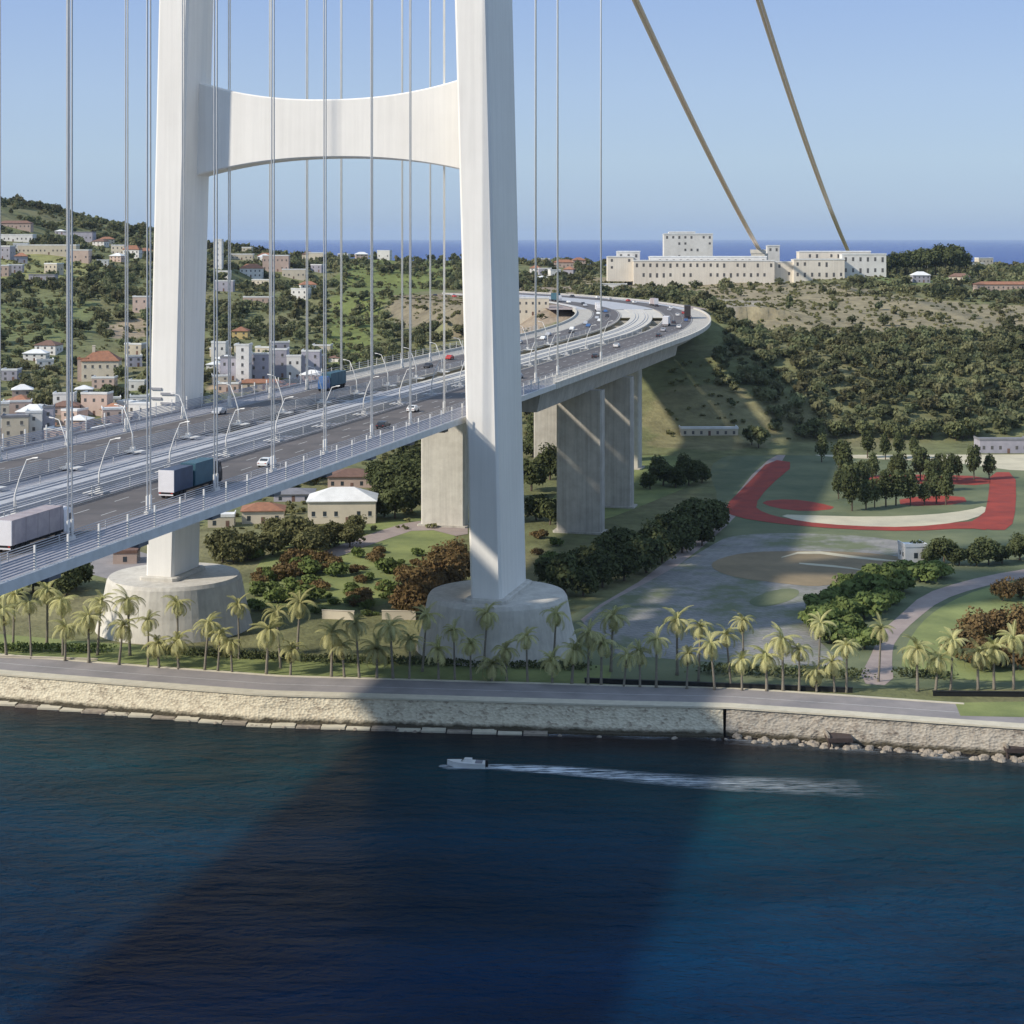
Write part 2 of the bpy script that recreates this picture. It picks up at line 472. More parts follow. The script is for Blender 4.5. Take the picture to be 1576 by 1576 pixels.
def hterr(x, y):
    x = np.asarray(x, float); y = np.asarray(y, float)
    i = np.clip(np.searchsorted(CX, x) - 1, 0, len(CX) - 2)
    j = np.clip(np.searchsorted(RY, y) - 1, 0, len(RY) - 2)
    cx = np.array(CX, float); ry = np.array(RY, float)
    u = np.clip((x - cx[i]) / (cx[i + 1] - cx[i]), 0, 1)
    v = np.clip((y - ry[j]) / (ry[j + 1] - ry[j]), 0, 1)
    u = u * 0.5 + 0.5 * u * u * (3 - 2 * u)
    h = (RT[j, i] * (1 - u) + RT[j, i + 1] * u) * (1 - v) + (RT[j + 1, i] * (1 - u) + RT[j + 1, i + 1] * u) * v
    amp = np.clip((h - 5.5) / 14, 0, 1)
    n = (1.6 * np.sin(x / 41 + 1.3 + 0.6 * np.sin(y / 57)) * np.sin(y / 35 + 0.4) + 1.0 * np.sin(x / 17 + y / 23)
         + 0.6 * np.sin(x / 9.3 - y / 12.1 + 2) + 2.2 * np.sin(x / 93 - y / 140 + 1))
    h = h + n * amp
    # the road's own embankment and cutting
    near = (x > -260) & (x < 230) & (y > 660) & (y < 1500)
    if np.any(near):
        xs = np.atleast_1d(x)[np.atleast_1d(near)]; ys = np.atleast_1d(y)[np.atleast_1d(near)]
        hh = np.atleast_1d(h).copy()
        d2 = (xs[:, None] - PXY[None, ::4, 0]) ** 2 + (ys[:, None] - PXY[None, ::4, 1]) ** 2
        k = d2.argmin(1)
        d = np.sqrt(d2[np.arange(len(xs)), k]); s = PXY[::4, 2][k]
        w_ = np.clip(1 - (d - np.where(s > 600, 84, 42)) / 35, 0, 1); w_ = w_ * w_ * (3 - 2 * w_)
        base = hh[np.atleast_1d(near)]
        rise = np.clip((s - 520) / 60, 0, 1)
        bank = np.clip((s - 325) / 110, 0, 1); bank = bank * bank * (3 - 2 * bank)
        wb = np.clip(1 - (d - 30) / 75, 0, 1); wb = wb * wb * (3 - 2 * wb)
        base2 = hh[np.atleast_1d(near)]
        base2 = np.maximum(base2, base2 + (6 + 44.5 * bank - base2) * wb * (bank > 0))
        hh[np.atleast_1d(near)] = base2
        low = np.minimum(base, 54.2 - 3.5 * (1 - rise))
        tgt = low * (1 - rise) + 54.9 * rise
        hh[np.atleast_1d(near)] = base * (1 - w_) + tgt * w_
        h = hh.reshape(np.shape(h)) if np.ndim(h) else hh[0]
    return h

def H1(x, y):
    return float(hterr(np.array([x]), np.array([y]))[0])

def flat(px, py, z=5.0):
    yy = (HC - z) * F / (py - HY)
    return ((px - 788) / F * yy, yy)

def at(px, py, y0=330.0, y1=2300.0):
    """where the line of sight through a picture point meets the ground"""
    ys = np.arange(y0, y1, 2.0)
    xs = (px - 788) / F * ys
    zs = HC - (py - HY) / F * ys
    hs = hterr(xs, ys)
    k = np.nonzero(hs >= zs)[0]
    i = k[0] if len(k) else len(ys) - 1
    return float(xs[i]), float(ys[i]), float(hs[i])

# colour patches of the land, as polygons on the ground
def wpoly(pts, y0=330.0):
    return [at(p[0], p[1], y0)[:2] for p in pts]
PATCH = [
    (wpoly([(1085, 440), (1180, 434), (1300, 438), (1390, 456), (1480, 466), (1600, 472), (1700, 500), (1600, 512), (1500, 520), (1400, 526), (1260, 530), (1150, 522), (1125, 500)], 930), (0.25, 0.215, 0.14), 0.025),
    (wpoly([(592, 484), (640, 455), (720, 448), (790, 450), (790, 530), (700, 520), (640, 508)]), (0.21, 0.18, 0.125), 0.03),
    (wpoly([(790, 438), (880, 440), (900, 460), (890, 500), (800, 520), (760, 500)]), (0.27, 0.22, 0.17), 0.05),
    (wpoly([(-60, 392), (60, 386), (150, 400), (180, 414), (100, 438), (-60, 436)]), (0.24, 0.24, 0.10), 0.05),
    (wpoly([(-60, 470), (100, 458), (170, 480), (130, 520), (60, 530), (-60, 525)]), (0.155, 0.175, 0.08), 0.2),
    (wpoly([(530, 402), (610, 398), (700, 402), (700, 440), (640, 450), (590, 470), (560, 560), (505, 565), (500, 500), (520, 440)]), (0.145, 0.17, 0.06), 0.10),
    ([(62, 716), (108, 716), (118, 760), (112, 800), (80, 806), (60, 770)], (0.20, 0.185, 0.10), 0.06),
    (wpoly([(900, 428), (1100, 436), (1160, 440), (1100, 448), (960, 448), (890, 440)], 1000), (0.24, 0.20, 0.13), 0.03),
    (wpoly([(1340, 425), (1470, 428), (1440, 440), (1350, 438)]), (0.15, 0.19, 0.08), 0.05),
    (wpoly([(160, 500), (230, 490), (225, 520), (170, 520)]), (0.30, 0.24, 0.17), 0.05),
    (wpoly([(326, 590), (500, 585), (540, 600), (480, 612), (330, 606)]), (0.36, 0.28, 0.19), 0.05),
    (wpoly([(-60, 640), (90, 640), (210, 650), (230, 690), (-60, 720)]), (0.23, 0.19, 0.14), 0.12),
    (wpoly([(880, 436), (1010, 434), (1180, 440), (1200, 470), (1110, 486), (1105, 470), (1060, 452), (980, 444), (880, 446)], 1000), (0.26, 0.22, 0.15), 0.03),
    (wpoly([(1100, 462), (1165, 462), (1175, 472), (1120, 482), (1112, 478)], 950), (0.30, 0.27, 0.22), 0.0),
]
def inpoly(xs, ys, poly):
    c = np.zeros(len(xs), bool)
    n = len(poly)
    j = n - 1
    for i in range(n):
        xi, yi = poly[i]; xj, yj = poly[j]
        if yi != yj:
            k = ((yi > ys) != (yj > ys)) & (xs < (xj - xi) * (ys - yi) / (yj - yi) + xi)
            c ^= k
        j = i
    return c

def build_terrain():
    xs = np.concatenate([np.arange(-1180, -420, 24), np.arange(-420, 420, 3.2), np.arange(420, 1200, 24)])
    vr = np.concatenate([np.arange(0, 30, 3), np.arange(30, 700, 4.0), np.arange(700, 1500, 7.0), np.arange(1500, 2300, 30)])
    sh = shore(xs)
    XX = np.repeat(xs[None, :], len(vr), 0)
    YY = sh[None, :] + 0.9 + vr[:, None]
    ZZ = hterr(XX.ravel(), YY.ravel()).reshape(XX.shape)
    nr, nc = XX.shape
    v = np.stack([XX.ravel(), YY.ravel(), ZZ.ravel()], 1)
    idx = np.arange(nr * nc).reshape(nr, nc)
    f = np.stack([idx[:-1, :-1].ravel(), idx[:-1, 1:].ravel(), idx[1:, 1:].ravel(), idx[1:, :-1].ravel()], 1)
    me = bpy.data.meshes.new('terrain')
    me.vertices.add(len(v)); me.vertices.foreach_set('co', v.ravel())
    me.loops.add(f.size); me.loops.foreach_set('vertex_index', f.ravel())
    me.polygons.add(len(f)); me.polygons.foreach_set('loop_start', np.arange(0, f.size, 4)); 
    me.polygons.foreach_set('use_smooth', np.ones(len(f), bool))
    me.update(calc_edges=True)
    c = np.ones((len(v), 4)); c[:, :3] = (0.145, 0.155, 0.075)
    x, y = v[:, 0], v[:, 1]
    n = np.sin(x / 31 + y / 47) * np.sin(y / 26 - x / 60) + 0.6 * np.sin(x / 12.0 + 1) * np.sin(y / 14.0)
    k = np.clip(n * 0.6 + 0.3, 0, 1)[:, None]
    c[:, :3] = c[:, :3] * (1 - k * 0.6) + np.array((0.22, 0.19, 0.11)) * k * 0.6
    for poly, cc, dens in PATCH:
        c[inpoly(x + 2.5 * np.sin(y / 5.0), y + 4 * np.sin(x / 6.0), poly), :3] = cc
    att = me.color_attributes.new('Col', 'FLOAT_COLOR', 'POINT')
    att.data.foreach_set('color', c.ravel())
    me.materials.append(mat('land', (1.25, 1.25, 1.2), (0.75, 0.75, 0.75), 0.95, 0.11, detail=9, bump=0.5, bscale=0.6, vcol=True, spec=0.1))
    o = bpy.data.objects.new('terrain', me)
    col.objects.link(o)
    tag(o, kind='structure')
build_terrain()

# ------------------------------------------------------------------ sea
def build_sea():
    m = bpy.data.materials.new('sea_water')
    m.use_nodes = True
    n = m.node_tree.nodes; l = m.node_tree.links
    b = n['Principled BSDF']
    b.inputs['Roughness'].default_value = 0.22
    b.inputs['IOR'].default_value = 1.25
    b.inputs['Specular Tint'].default_value = (0.2, 0.6, 1.0, 1)
    b.inputs['Specular IOR Level'].default_value = 0.08
    g = n.new('ShaderNodeNewGeometry')
    sep = n.new('ShaderNodeSeparateXYZ')
    l.new(g.outputs['Position'], sep.inputs[0])
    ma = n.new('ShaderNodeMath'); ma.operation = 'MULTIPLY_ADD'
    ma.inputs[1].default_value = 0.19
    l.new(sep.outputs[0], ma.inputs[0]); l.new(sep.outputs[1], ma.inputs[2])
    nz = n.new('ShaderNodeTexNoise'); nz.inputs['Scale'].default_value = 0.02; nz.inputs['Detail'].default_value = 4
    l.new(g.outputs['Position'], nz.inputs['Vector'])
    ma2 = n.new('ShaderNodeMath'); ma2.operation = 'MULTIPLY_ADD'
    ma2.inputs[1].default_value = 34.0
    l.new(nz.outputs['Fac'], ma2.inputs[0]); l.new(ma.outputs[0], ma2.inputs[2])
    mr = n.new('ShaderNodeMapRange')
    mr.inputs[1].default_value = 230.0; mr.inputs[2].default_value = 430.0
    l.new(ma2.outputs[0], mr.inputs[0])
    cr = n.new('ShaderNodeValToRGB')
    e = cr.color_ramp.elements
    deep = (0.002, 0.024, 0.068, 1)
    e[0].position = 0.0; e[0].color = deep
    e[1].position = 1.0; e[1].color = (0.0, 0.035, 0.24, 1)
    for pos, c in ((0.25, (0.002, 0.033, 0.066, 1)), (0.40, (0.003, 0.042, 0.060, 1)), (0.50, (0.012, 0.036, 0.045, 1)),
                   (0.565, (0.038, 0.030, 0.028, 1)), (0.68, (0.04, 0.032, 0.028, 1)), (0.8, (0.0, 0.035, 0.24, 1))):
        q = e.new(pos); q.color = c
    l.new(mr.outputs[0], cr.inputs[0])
    # broad patches of different blue
    nz2 = n.new('ShaderNodeTexNoise'); nz2.inputs['Scale'].default_value = 0.035; nz2.inputs['Detail'].default_value = 6
    mp = n.new('ShaderNodeMapping'); mp.inputs['Scale'].default_value = (0.35, 1.0, 1.0)
    l.new(g.outputs['Position'], mp.inputs['Vector']); l.new(mp.outputs[0], nz2.inputs['Vector'])
    mr2 = n.new('ShaderNodeMapRange'); mr2.inputs[1].default_value = 0.3; mr2.inputs[2].default_value = 0.7
    mr2.inputs[3].default_value = 0.5; mr2.inputs[4].default_value = 1.25
    l.new(nz2.outputs['Fac'], mr2.inputs[0])
    hs = n.new('ShaderNodeHueSaturation')
    l.new(cr.outputs[0], hs.inputs['Color']); l.new(mr2.outputs[0], hs.inputs['Value'])
    l.new(hs.outputs[0], b.inputs['Base Color'])
    # ripples: three sizes of wave, longer along the shore
    def wave(scale, sx, dist):
        mpp = n.new('ShaderNodeMapping'); mpp.inputs['Scale'].default_value = (sx, 1.0, 1.0)
        mpp.inputs['Rotation'].default_value = (0, 0, R(8))
        l.new(g.outputs['Position'], mpp.inputs['Vector'])
        z = n.new('ShaderNodeTexNoise'); z.inputs['Scale'].default_value = scale; z.inputs['Detail'].default_value = 6
        z.inputs['Roughness'].default_value = 0.62
        z.inputs['Distortion'].default_value = 0.4
        l.new(mpp.outputs[0], z.inputs['Vector'])
        bp = n.new('ShaderNodeBump'); bp.inputs['Distance'].default_value = dist; bp.inputs['Strength'].default_value = 1
        l.new(z.outputs['Fac'], bp.inputs['Height'])
        return bp
    b1 = wave(0.07, 0.5, 4.5); b2 = wave(0.32, 0.38, 1.9); b3 = wave(1.1, 0.5, 0.5)
    l.new(b1.outputs[0], b2.inputs['Normal']); l.new(b2.outputs[0], b3.inputs['Normal'])
    l.new(b3.outputs[0], b.inputs['Normal'])
    mb = MB()
    xs = [-70000, -3000, -1000, 1000, 3000, 70000]; ys = [-900, 0, 1000, 3000, 12000, 90000]
    vs = [(x, y, 0) for y in ys for x in xs]
    fs = [(j * 6 + i, j * 6 + i + 1, (j + 1) * 6 + i + 1, (j + 1) * 6 + i) for j in range(5) for i in range(5)]
    mb.add(vs, fs)
    tag(mb.build('sea', m), kind='structure')
build_sea()

# ------------------------------------------------------------------ shore: wall, promenade, road
def seawall_mat(name='sea_wall_masonry', tone=1.0):
    m = bpy.data.materials.new(name)
    m.use_nodes = True
    n = m.node_tree.nodes; l = m.node_tree.links
    b = n['Principled BSDF']; b.inputs['Roughness'].default_value = 0.95; b.inputs['Specular IOR Level'].default_value = 0.1
    tc = n.new('ShaderNodeTexCoord')
    mp = n.new('ShaderNodeMapping'); mp.inputs['Scale'].default_value = (0.6, 0.6, 1.0)
    l.new(tc.outputs['Object'], mp.inputs['Vector'])
    vo = n.new('ShaderNodeTexVoronoi'); vo.inputs['Scale'].default_value = 2.6
    l.new(mp.outputs[0], vo.inputs['Vector'])
    nz = n.new('ShaderNodeTexNoise'); nz.inputs['Scale'].default_value = 0.5; nz.inputs['Detail'].default_value = 8
    l.new(tc.outputs['Object'], nz.inputs['Vector'])
    ad = n.new('ShaderNodeMath'); ad.operation = 'ADD'
    sp = n.new('ShaderNodeSeparateColor'); l.new(vo.outputs['Color'], sp.inputs[0])
    mu = n.new('ShaderNodeMath'); mu.operation = 'MULTIPLY'; mu.inputs[1].default_value = 0.5
    l.new(sp.outputs[0], mu.inputs[0])
    l.new(mu.outputs[0], ad.inputs[0]); l.new(nz.outputs['Fac'], ad.inputs[1])
    cr = n.new('ShaderNodeValToRGB')
    e = cr.color_ramp.elements
    e[0].position = 0.4; e[0].color = (0.32 * tone, 0.27 * tone, 0.20 * tone ** .8, 1)
    e[1].position = 0.95; e[1].color = (0.62 * tone, 0.56 * tone, 0.42 * tone ** .8, 1)
    q = e.new(0.62); q.color = (0.52 * tone, 0.46 * tone, 0.34 * tone ** .8, 1)
    l.new(ad.outputs[0], cr.inputs[0])
    sz = n.new('ShaderNodeSeparateXYZ'); l.new(tc.outputs['Object'], sz.inputs[0])
    az = n.new('ShaderNodeMath'); az.operation = 'MULTIPLY_ADD'; az.inputs[1].default_value = -1.6
    l.new(nz.outputs['Fac'], az.inputs[0]); l.new(sz.outputs[2], az.inputs[2])
    mz = n.new('ShaderNodeMapRange'); mz.inputs[1].default_value = -0.2; mz.inputs[2].default_value = 0.5
    l.new(az.outputs[0], mz.inputs[0])
    wet = n.new('ShaderNodeMix'); wet.data_type = 'RGBA'; wet.inputs[6].default_value = (0.075, 0.065, 0.045, 1)
    l.new(mz.outputs[0], wet.inputs[0]); l.new(cr.outputs[0], wet.inputs[7])
    l.new(wet.outputs[2], b.inputs['Base Color'])
    bp = n.new('ShaderNodeBump'); bp.inputs['Distance'].default_value = 0.2
    l.new(vo.outputs['Distance'], bp.inputs['Height'])
    l.new(bp.outputs[0], b.inputs['Normal'])
    return m
M['seawall'] = seawall_mat()
M['seawall_dark'] = seawall_mat('rubble_wall_masonry', 0.62)

def shore_pts(x0, x1, step, off=0.0):
    xs = np.arange(x0, x1 + 0.01, step)
    ys = shore(xs)
    out = []
    for i in range(len(xs)):
        a, b_ = max(i - 1, 0), min(i + 1, len(xs) - 1)
        d = Vector((xs[b_] - xs[a], ys[b_] - ys[a], 0)).normalized()
        nrm = Vector((-d.y, d.x, 0))           # inland
        out.append(Vector((xs[i], ys[i], 0)) + nrm * off)
    return out

def shore_profile(name, prof, x0, x1, m, step=2.0, jitter=0.0, smooth=False):
    lines = [shore_pts(x0, x1, step, o) for o, z in prof]
    n = len(prof)
    rings = []
    for i in range(len(lines[0])):
        rg = []
        for k, (o, z) in enumerate(prof):
            p = lines[k][i].copy(); p.z = z
            if jitter and 0 < z < 4.6:
                p += Vector((0, random.uniform(-1, 1) * jitter, random.uniform(-1, 1) * jitter * 0.6))
            rg.append(p)
        rings.append(rg)
    mb = MB(); mb.loft(rings)
    return mb.build(name, m, smooth=smooth)

# masonry wall with ledge and footing; the offset is inland, so negative is out to sea
wl = shore_profile('sea_wall', [(1.2, -1.5), (-3.1, -1.5), (-3.1, 0.35), (-2.2, 0.42), (-2.0, 1.2), (-1.2, 2.6), (-0.7, 4.0), (-0.45, 4.95), (1.2, 4.95)], -420, 41,
                   M['seawall'], 1.5, 0.07)
tag(wl, 'long cream masonry sea wall below the shore road, left of the step in the quay', 'sea wall')
wr = shore_profile('sea_wall', [(1.2, -1.5), (-1.6, -1.5), (-1.5, 1.2), (-1.0, 2.8), (-0.5, 4.0), (-0.4, 4.95), (1.2, 4.95)], 41.2, 420,
                   M['seawall_dark'], 1.2, 0.16)
tag(wr, 'rougher grey and brown sea wall right of the step in the quay', 'sea wall')
# the pale coping along the top
cp = shore_profile('coping', [(-0.7, 4.96), (-0.7, 5.3), (2.3, 5.3), (2.3, 4.96)], -420, 420, M['pale_kerb'], 3.0)
tag(cp, 'pale stone coping running the length of the sea wall top', 'coping')
# stepped footing slabs at the waterline on the left
for i in range(26):
    x = -118 + i * 4.9
    y = float(shore(x)) - 3.9
    sl = (float(shore(x + 2)) - float(shore(x - 2))) / 4
    a = math.atan(sl)
    mb = MB(); mb.frame_box((x, y - 0.3, 0), Vector((math.cos(a * 0.35), math.sin(a * 0.35), 0)), Vector((-math.sin(a * 0.35), math.cos(a * 0.35), 0)), Z, -2.3, 2.3, -0.7, 1.6, -0.8, 0.26 + 0.12 * (i % 2))
    o = mb.build('footing_slab', M['rock'] if i % 3 == 1 else M['pale_kerb'])
    tag(o, 'low footing slab at the waterline, %s from the left end of the sea wall' % nth(i), 'slab', 'footing slabs at the waterline')

def ribbon(name, off0, off1, x0, x1, z, m, step=3.0):
    a = shore_pts(x0, x1, step, off0); b_ = shore_pts(x0, x1, step, off1)
    mb = MB()
    vs = []
    for p, q in zip(a, b_):
        vs += [(p.x, p.y, z), (q.x, q.y, z)]
    mb.add(vs, [(2 * i, 2 * i + 2, 2 * i + 3, 2 * i + 1) for i in range(len(a) - 1)])
    return mb.build(name, m)
tag(ribbon('road_marking', 7.8, 7.95, -420, 420, 5.045, M['paint']), kind='structure')
def fshore(v):   # road edge: wider to the right
    return v
tag(ribbon('shore_road', 2.3, 13.6, -420, 420, 5.03, M['asphalt_shore']), kind='structure')
kb = shore_profile('kerb', [(13.6, 5.0), (13.6, 5.17), (14.4, 5.17), (14.4, 5.0)], -420, 84, M['pale_kerb'], 3.0)
tag(kb, kind='structure')
tag(ribbon('lawn_strip', 14.4, 30, -420, 20, 5.06, M['lawn'], 3.0), kind='structure')

def patch(name, pts, m, z, kind='structure', smooth=2):
    p = [Vector((*flat(*q), 0)) for q in pts]
    for _ in range(smooth):            # corner cutting rounds the outline
        q = []
        for i in range(len(p)):
            a, b_ = p[i], p[(i + 1) % len(p)]
            q += [a.lerp(b_, 0.25), a.lerp(b_, 0.75)]
        p = q
    mb = MB(); mb.add([(v.x, v.y, z) for v in p], [tuple(range(len(p)))])
    o = mb.build(name, m)
    if o.data.polygons[0].normal.z < 0:
        o.data.flip_normals()
    tag(o, kind=kind)
    return o
patch('lawn', [(800, 1046), (840, 960), (980, 905), (1120, 800), (1080, 700), (1240, 692), (1800, 700), (1900, 1062), (1360, 1060), (1000, 1056)], M['lawn_dull'], 5.02)
patch('plaza', [(885, 1000), (900, 945), (1010, 890), (1085, 845), (1130, 820), (1310, 822), (1420, 838), (1420, 866), (1330, 888), (1262, 915), (1246, 985), (1330, 1030), (1060, 1018)], M['paving'], 5.05)
patch('gravel_court', [(1085, 868), (1140, 850), (1230, 848), (1330, 850), (1408, 860), (1330, 884), (1270, 905), (1200, 898), (1120, 888)], M['sand'], 5.09)
patch('planted_island', [(1145, 925), (1200, 905), (1235, 908), (1220, 925), (1170, 937)], M['lawn_dull'], 5.09)
patch('kerb_line', [(1190, 862), (1240, 846), (1330, 858), (1404, 866), (1330, 862), (1240, 850)], M['cream_pave'], 5.12, smooth=1)
patch('kerb_line', [(1230, 866), (1300, 872), (1340, 880), (1300, 875), (1230, 869)], M['cream_pave'], 5.12, smooth=1)
patch('path', [(1318, 1052), (1345, 1000), (1352, 975), (1384, 948), (1420, 915), (1480, 895), (1560, 878), (1680, 862), (1680, 876), (1570, 890), (1500, 906), (1448, 924), (1408, 955), (1378, 985), (1372, 1010), (1376, 1056)], M['path'], 5.06, smooth=1)
patch('path', [(890, 950), (1010, 880), (1110, 790), (1170, 715), (1215, 690), (1200, 716), (1135, 795), (1050, 868), (960, 925), (905, 965)], M['path'], 5.04, smooth=1)
patch('lawn', [(1385, 1048), (1392, 990), (1440, 935), (1530, 898), (1700, 872), (1760, 1050)], M['lawn'], 5.07)
patch('lawn', [(1478, 1102), (1470, 1082), (1580, 1080), (1700, 1082), (1740, 1110), (1576, 1104)], M['lawn'], 5.06, smooth=0)
patch('lawn', [(840, 790), (900, 812), (1010, 770), (1080, 740), (1060, 700), (960, 700), (850, 760)], M['lawn'], 5.05)
patch('meadow', [(375, 930), (400, 850), (520, 815), (640, 795), (700, 800), (700, 880), (620, 925), (500, 950)], M['lawn'], 5.05)
patch('dirt_track', [(470, 860), (560, 825), (640, 800), (720, 800), (720, 830), (650, 812), (580, 835), (500, 865)], M['path'], 5.10, smooth=1)
patch('car_park', [(125, 880), (150, 850), (225, 845), (240, 880), (180, 895)], M['asphalt_shore'], 5.05, smooth=1)
# the red oval of the park
patch('oval_lawn', [(1165, 780), (1215, 725), (1330, 716), (1500, 722), (1535, 760), (1500, 800), (1350, 808), (1220, 798)], M['lawn_dull'], 5.06)
patch('red_walk', [(1186, 707), (1150, 745), (1112, 783), (1130, 796), (1200, 807), (1300, 815), (1400, 818), (1490, 813), (1525, 817), (1518, 801), (1490, 803), (1400, 811), (1300, 808), (1215, 800), (1176, 790), (1160, 779), (1182, 750), (1226, 713)], M['red'], 5.115, smooth=1)
patch('red_walk', [(1168, 772), (1215, 768), (1260, 774), (1292, 783), (1240, 788), (1190, 782)], M['red'], 5.10, smooth=1)
patch('red_walk', [(1524, 727), (1563, 727), (1564, 780), (1556, 816), (1518, 816), (1490, 806), (1516, 790), (1522, 760)], M['red'], 5.10, smooth=1)
patch('red_walk', [(1325, 733), (1420, 730), (1524, 734), (1524, 748), (1430, 744), (1330, 748)], M['red'], 5.10, smooth=1)
patch('red_walk', [(1384, 766), (1482, 762), (1490, 776), (1386, 780)], M['red'], 5.10, smooth=1)
patch('cream_walk', [(1195, 792), (1260, 794), (1340, 796), (1430, 793), (1490, 786), (1518, 778), (1515, 792), (1480, 804), (1400, 812), (1310, 810), (1230, 803)], M['cream_pave'], 5.13, smooth=1)
patch('pale_ground', [(1240, 690), (1400, 700), (1600, 697), (1700, 720), (1590, 728), (1450, 710), (1320, 706), (1240, 700)], M['cream_pave'], 5.05, smooth=1)
patch('pale_track', [(1030, 683), (1200, 684), (1450, 686), (1700, 684), (1700, 688), (1450, 690), (1200, 688), (1030, 688)], M['cream_pave'], 5.08, smooth=0)

# low walls and hedges of the promenade
def boxwall(name, px0, py0, px1, py1, h, th, m, label, cat, group=None):
    a = Vector((*flat(px0, py0), 5.0)); b_ = Vector((*flat(px1, py1), 5.0))
    d = (b_ - a); ln = d.length; d.normalize()
    nn = Vector((-d.y, d.x, 0))
    mb = MB(); mb.frame_box(a, d, nn, Z, 0, ln, -th / 2, th / 2, 0, h)
    o = mb.build(name, m)
    mb = MB(); mb.frame_box(a, d, nn, Z, -0.1, ln + 0.1, -th / 2 - 0.08, th / 2 + 0.08, h, h + 0.12)
    mb.build('coping', m, o)
    return tag(o, label, cat, group)
boxwall('low_wall', 900, 1051, 1312, 1066, 0.9, 0.5, M['black_fence'], 'long black low wall behind the shore road, left one', 'wall')
boxwall('low_wall', 1436, 1071, 1640, 1073, 0.9, 0.5, M['black_fence'], 'black low wall beside the lawn at the right end of the road', 'wall')
boxwall('low_wall', 496, 952, 545, 954, 2.0, 0.5, M['plaster'], 'beige low wall panel in the garden, left of its twin', 'wall')
boxwall('low_wall', 588, 953, 640, 954, 2.0, 0.5, M['plaster'], 'beige low wall panel next to the right tower pedestal', 'wall')
boxwall('low_wall', 330, 935, 395, 932, 1.2, 0.4, M['plaster_pink'], 'short pinkish low wall right of the left tower pedestal', 'wall')
boxwall('low_wall', 0, 1012, 150, 1017, 0.4, 0.3, M['plaster'], 'very low cream wall edging the grass at far left', 'wall')

# ------------------------------------------------------------------ bridge tower
def chamfer_rect(hw, hd, c):
    return [(-hw + c, -hd), (hw - c, -hd), (hw, -hd + c), (hw, hd - c), (hw - c, hd), (-hw + c, hd), (-hw, hd - c), (-hw, -hd + c)]

tower = empty('bridge_tower', (C0.x, C0.y, 5.0))
tag(tower, 'white portal tower of the suspension bridge with two leaning legs and a curved crossbeam', 'bridge tower')
def tl(t, s, z):
    """tower coordinates to the tower empty's own"""
    v = R0 * t + D0 * s
    return Vector((v.x, v.y, z - 5.0))
TOPZ = 378.0
def leg_t(z):          # centre line of a leg: it leans inward going up
    return 39.3 - 3.4 * (z - 17) / 130.0
LEGD = {-1: 7.0, 1: 10.8}
for sg in (-1, 1):
    mb = MB()
    rings = []
    for z in (16.6, 60, 147, TOPZ):
        tc = sg * leg_t(z)
        hw = 3.45 + 0.25 * min(1, (z - 17) / 130)
        rings.append([tl(tc + a, b_, z) for a, b_ in chamfer_rect(hw, LEGD[sg], 0.55)])
    mb.loft(rings)
    o = mb.build('leg', M['white_steel'], tower)
    # service platform hugging the leg at deck level
    tc = leg_t(50)
    # pedestal: a drum, slightly battered, with a plinth ring for the leg
    mb = MB()
    cx, cs = sg * 38.9, 0.0
    n = 64
    for_r = [(18.2, 4.0), (16.6, 10.0), (15.4, 16.2), (14.9, 17.0)]
    mb.loft([[tl(cx + r * math.cos(2 * math.pi * k / n), cs + r * math.sin(2 * math.pi * k / n), z) for k in range(n)] for r, z in for_r])
    o = mb.build('pedestal', M['concrete_light'], tower)
    mb = MB()
    mb.loft([[tl(sg * leg_t(17) + a, b_, z) for a, b_ in chamfer_rect(3.45 + e, LEGD[sg] + e, 0.8)] for e, z in ((1.2, 16.9), (1.2, 17.7), (0.9, 17.9))])
    mb.build('plinth', M['concrete_light'], tower)
def crossbeam(zc, half_mid, half_end, zoff_top=0):
    mb = MB()
    N = 28
    rings = []
    tmax = leg_t(zc) - 3.3
    for i in range(N + 1):
        u = -1 + 2 * i / N
        k = abs(u) ** 2.2
        zt = zc + half_mid + (half_end[0] - half_mid) * k
        zb = zc - half_mid - (half_end[1] - half_mid) * k
        t = u * (tmax + 0.9)
        rings.append([tl(t, 0.0, zb + .3), tl(t, 0.3, zb), tl(t, 6.6, zb), tl(t, 6.6, zt), tl(t, 0.3, zt), tl(t, 0.0, zt - .3)])
    mb.loft(rings)
    return mb.build('crossbeam', M['white_steel'], tower)
crossbeam(120.0, 6.6, (11.6, 10.6))
crossbeam(245.0, 6.6, (11.6, 10.6))
crossbeam(362.0, 7.0, (12.0, 11.0))
# maintenance gallery rails on the right leg at the deck, and frames where the left leg meets the deck
mb = MB()
for k in range(4):
    mb.frame_box(tl(-leg_t(58), -LEGD[-1] - 0.05, 57.2 + k * 1.1), R0, D0, Z, -3.0 if k % 2 else -0.6, -0.4 if k % 2 else 2.6, -0.25, 0.0, 0, 0.5)
mb.build('access_louvres', M['deck_steel'], tower)

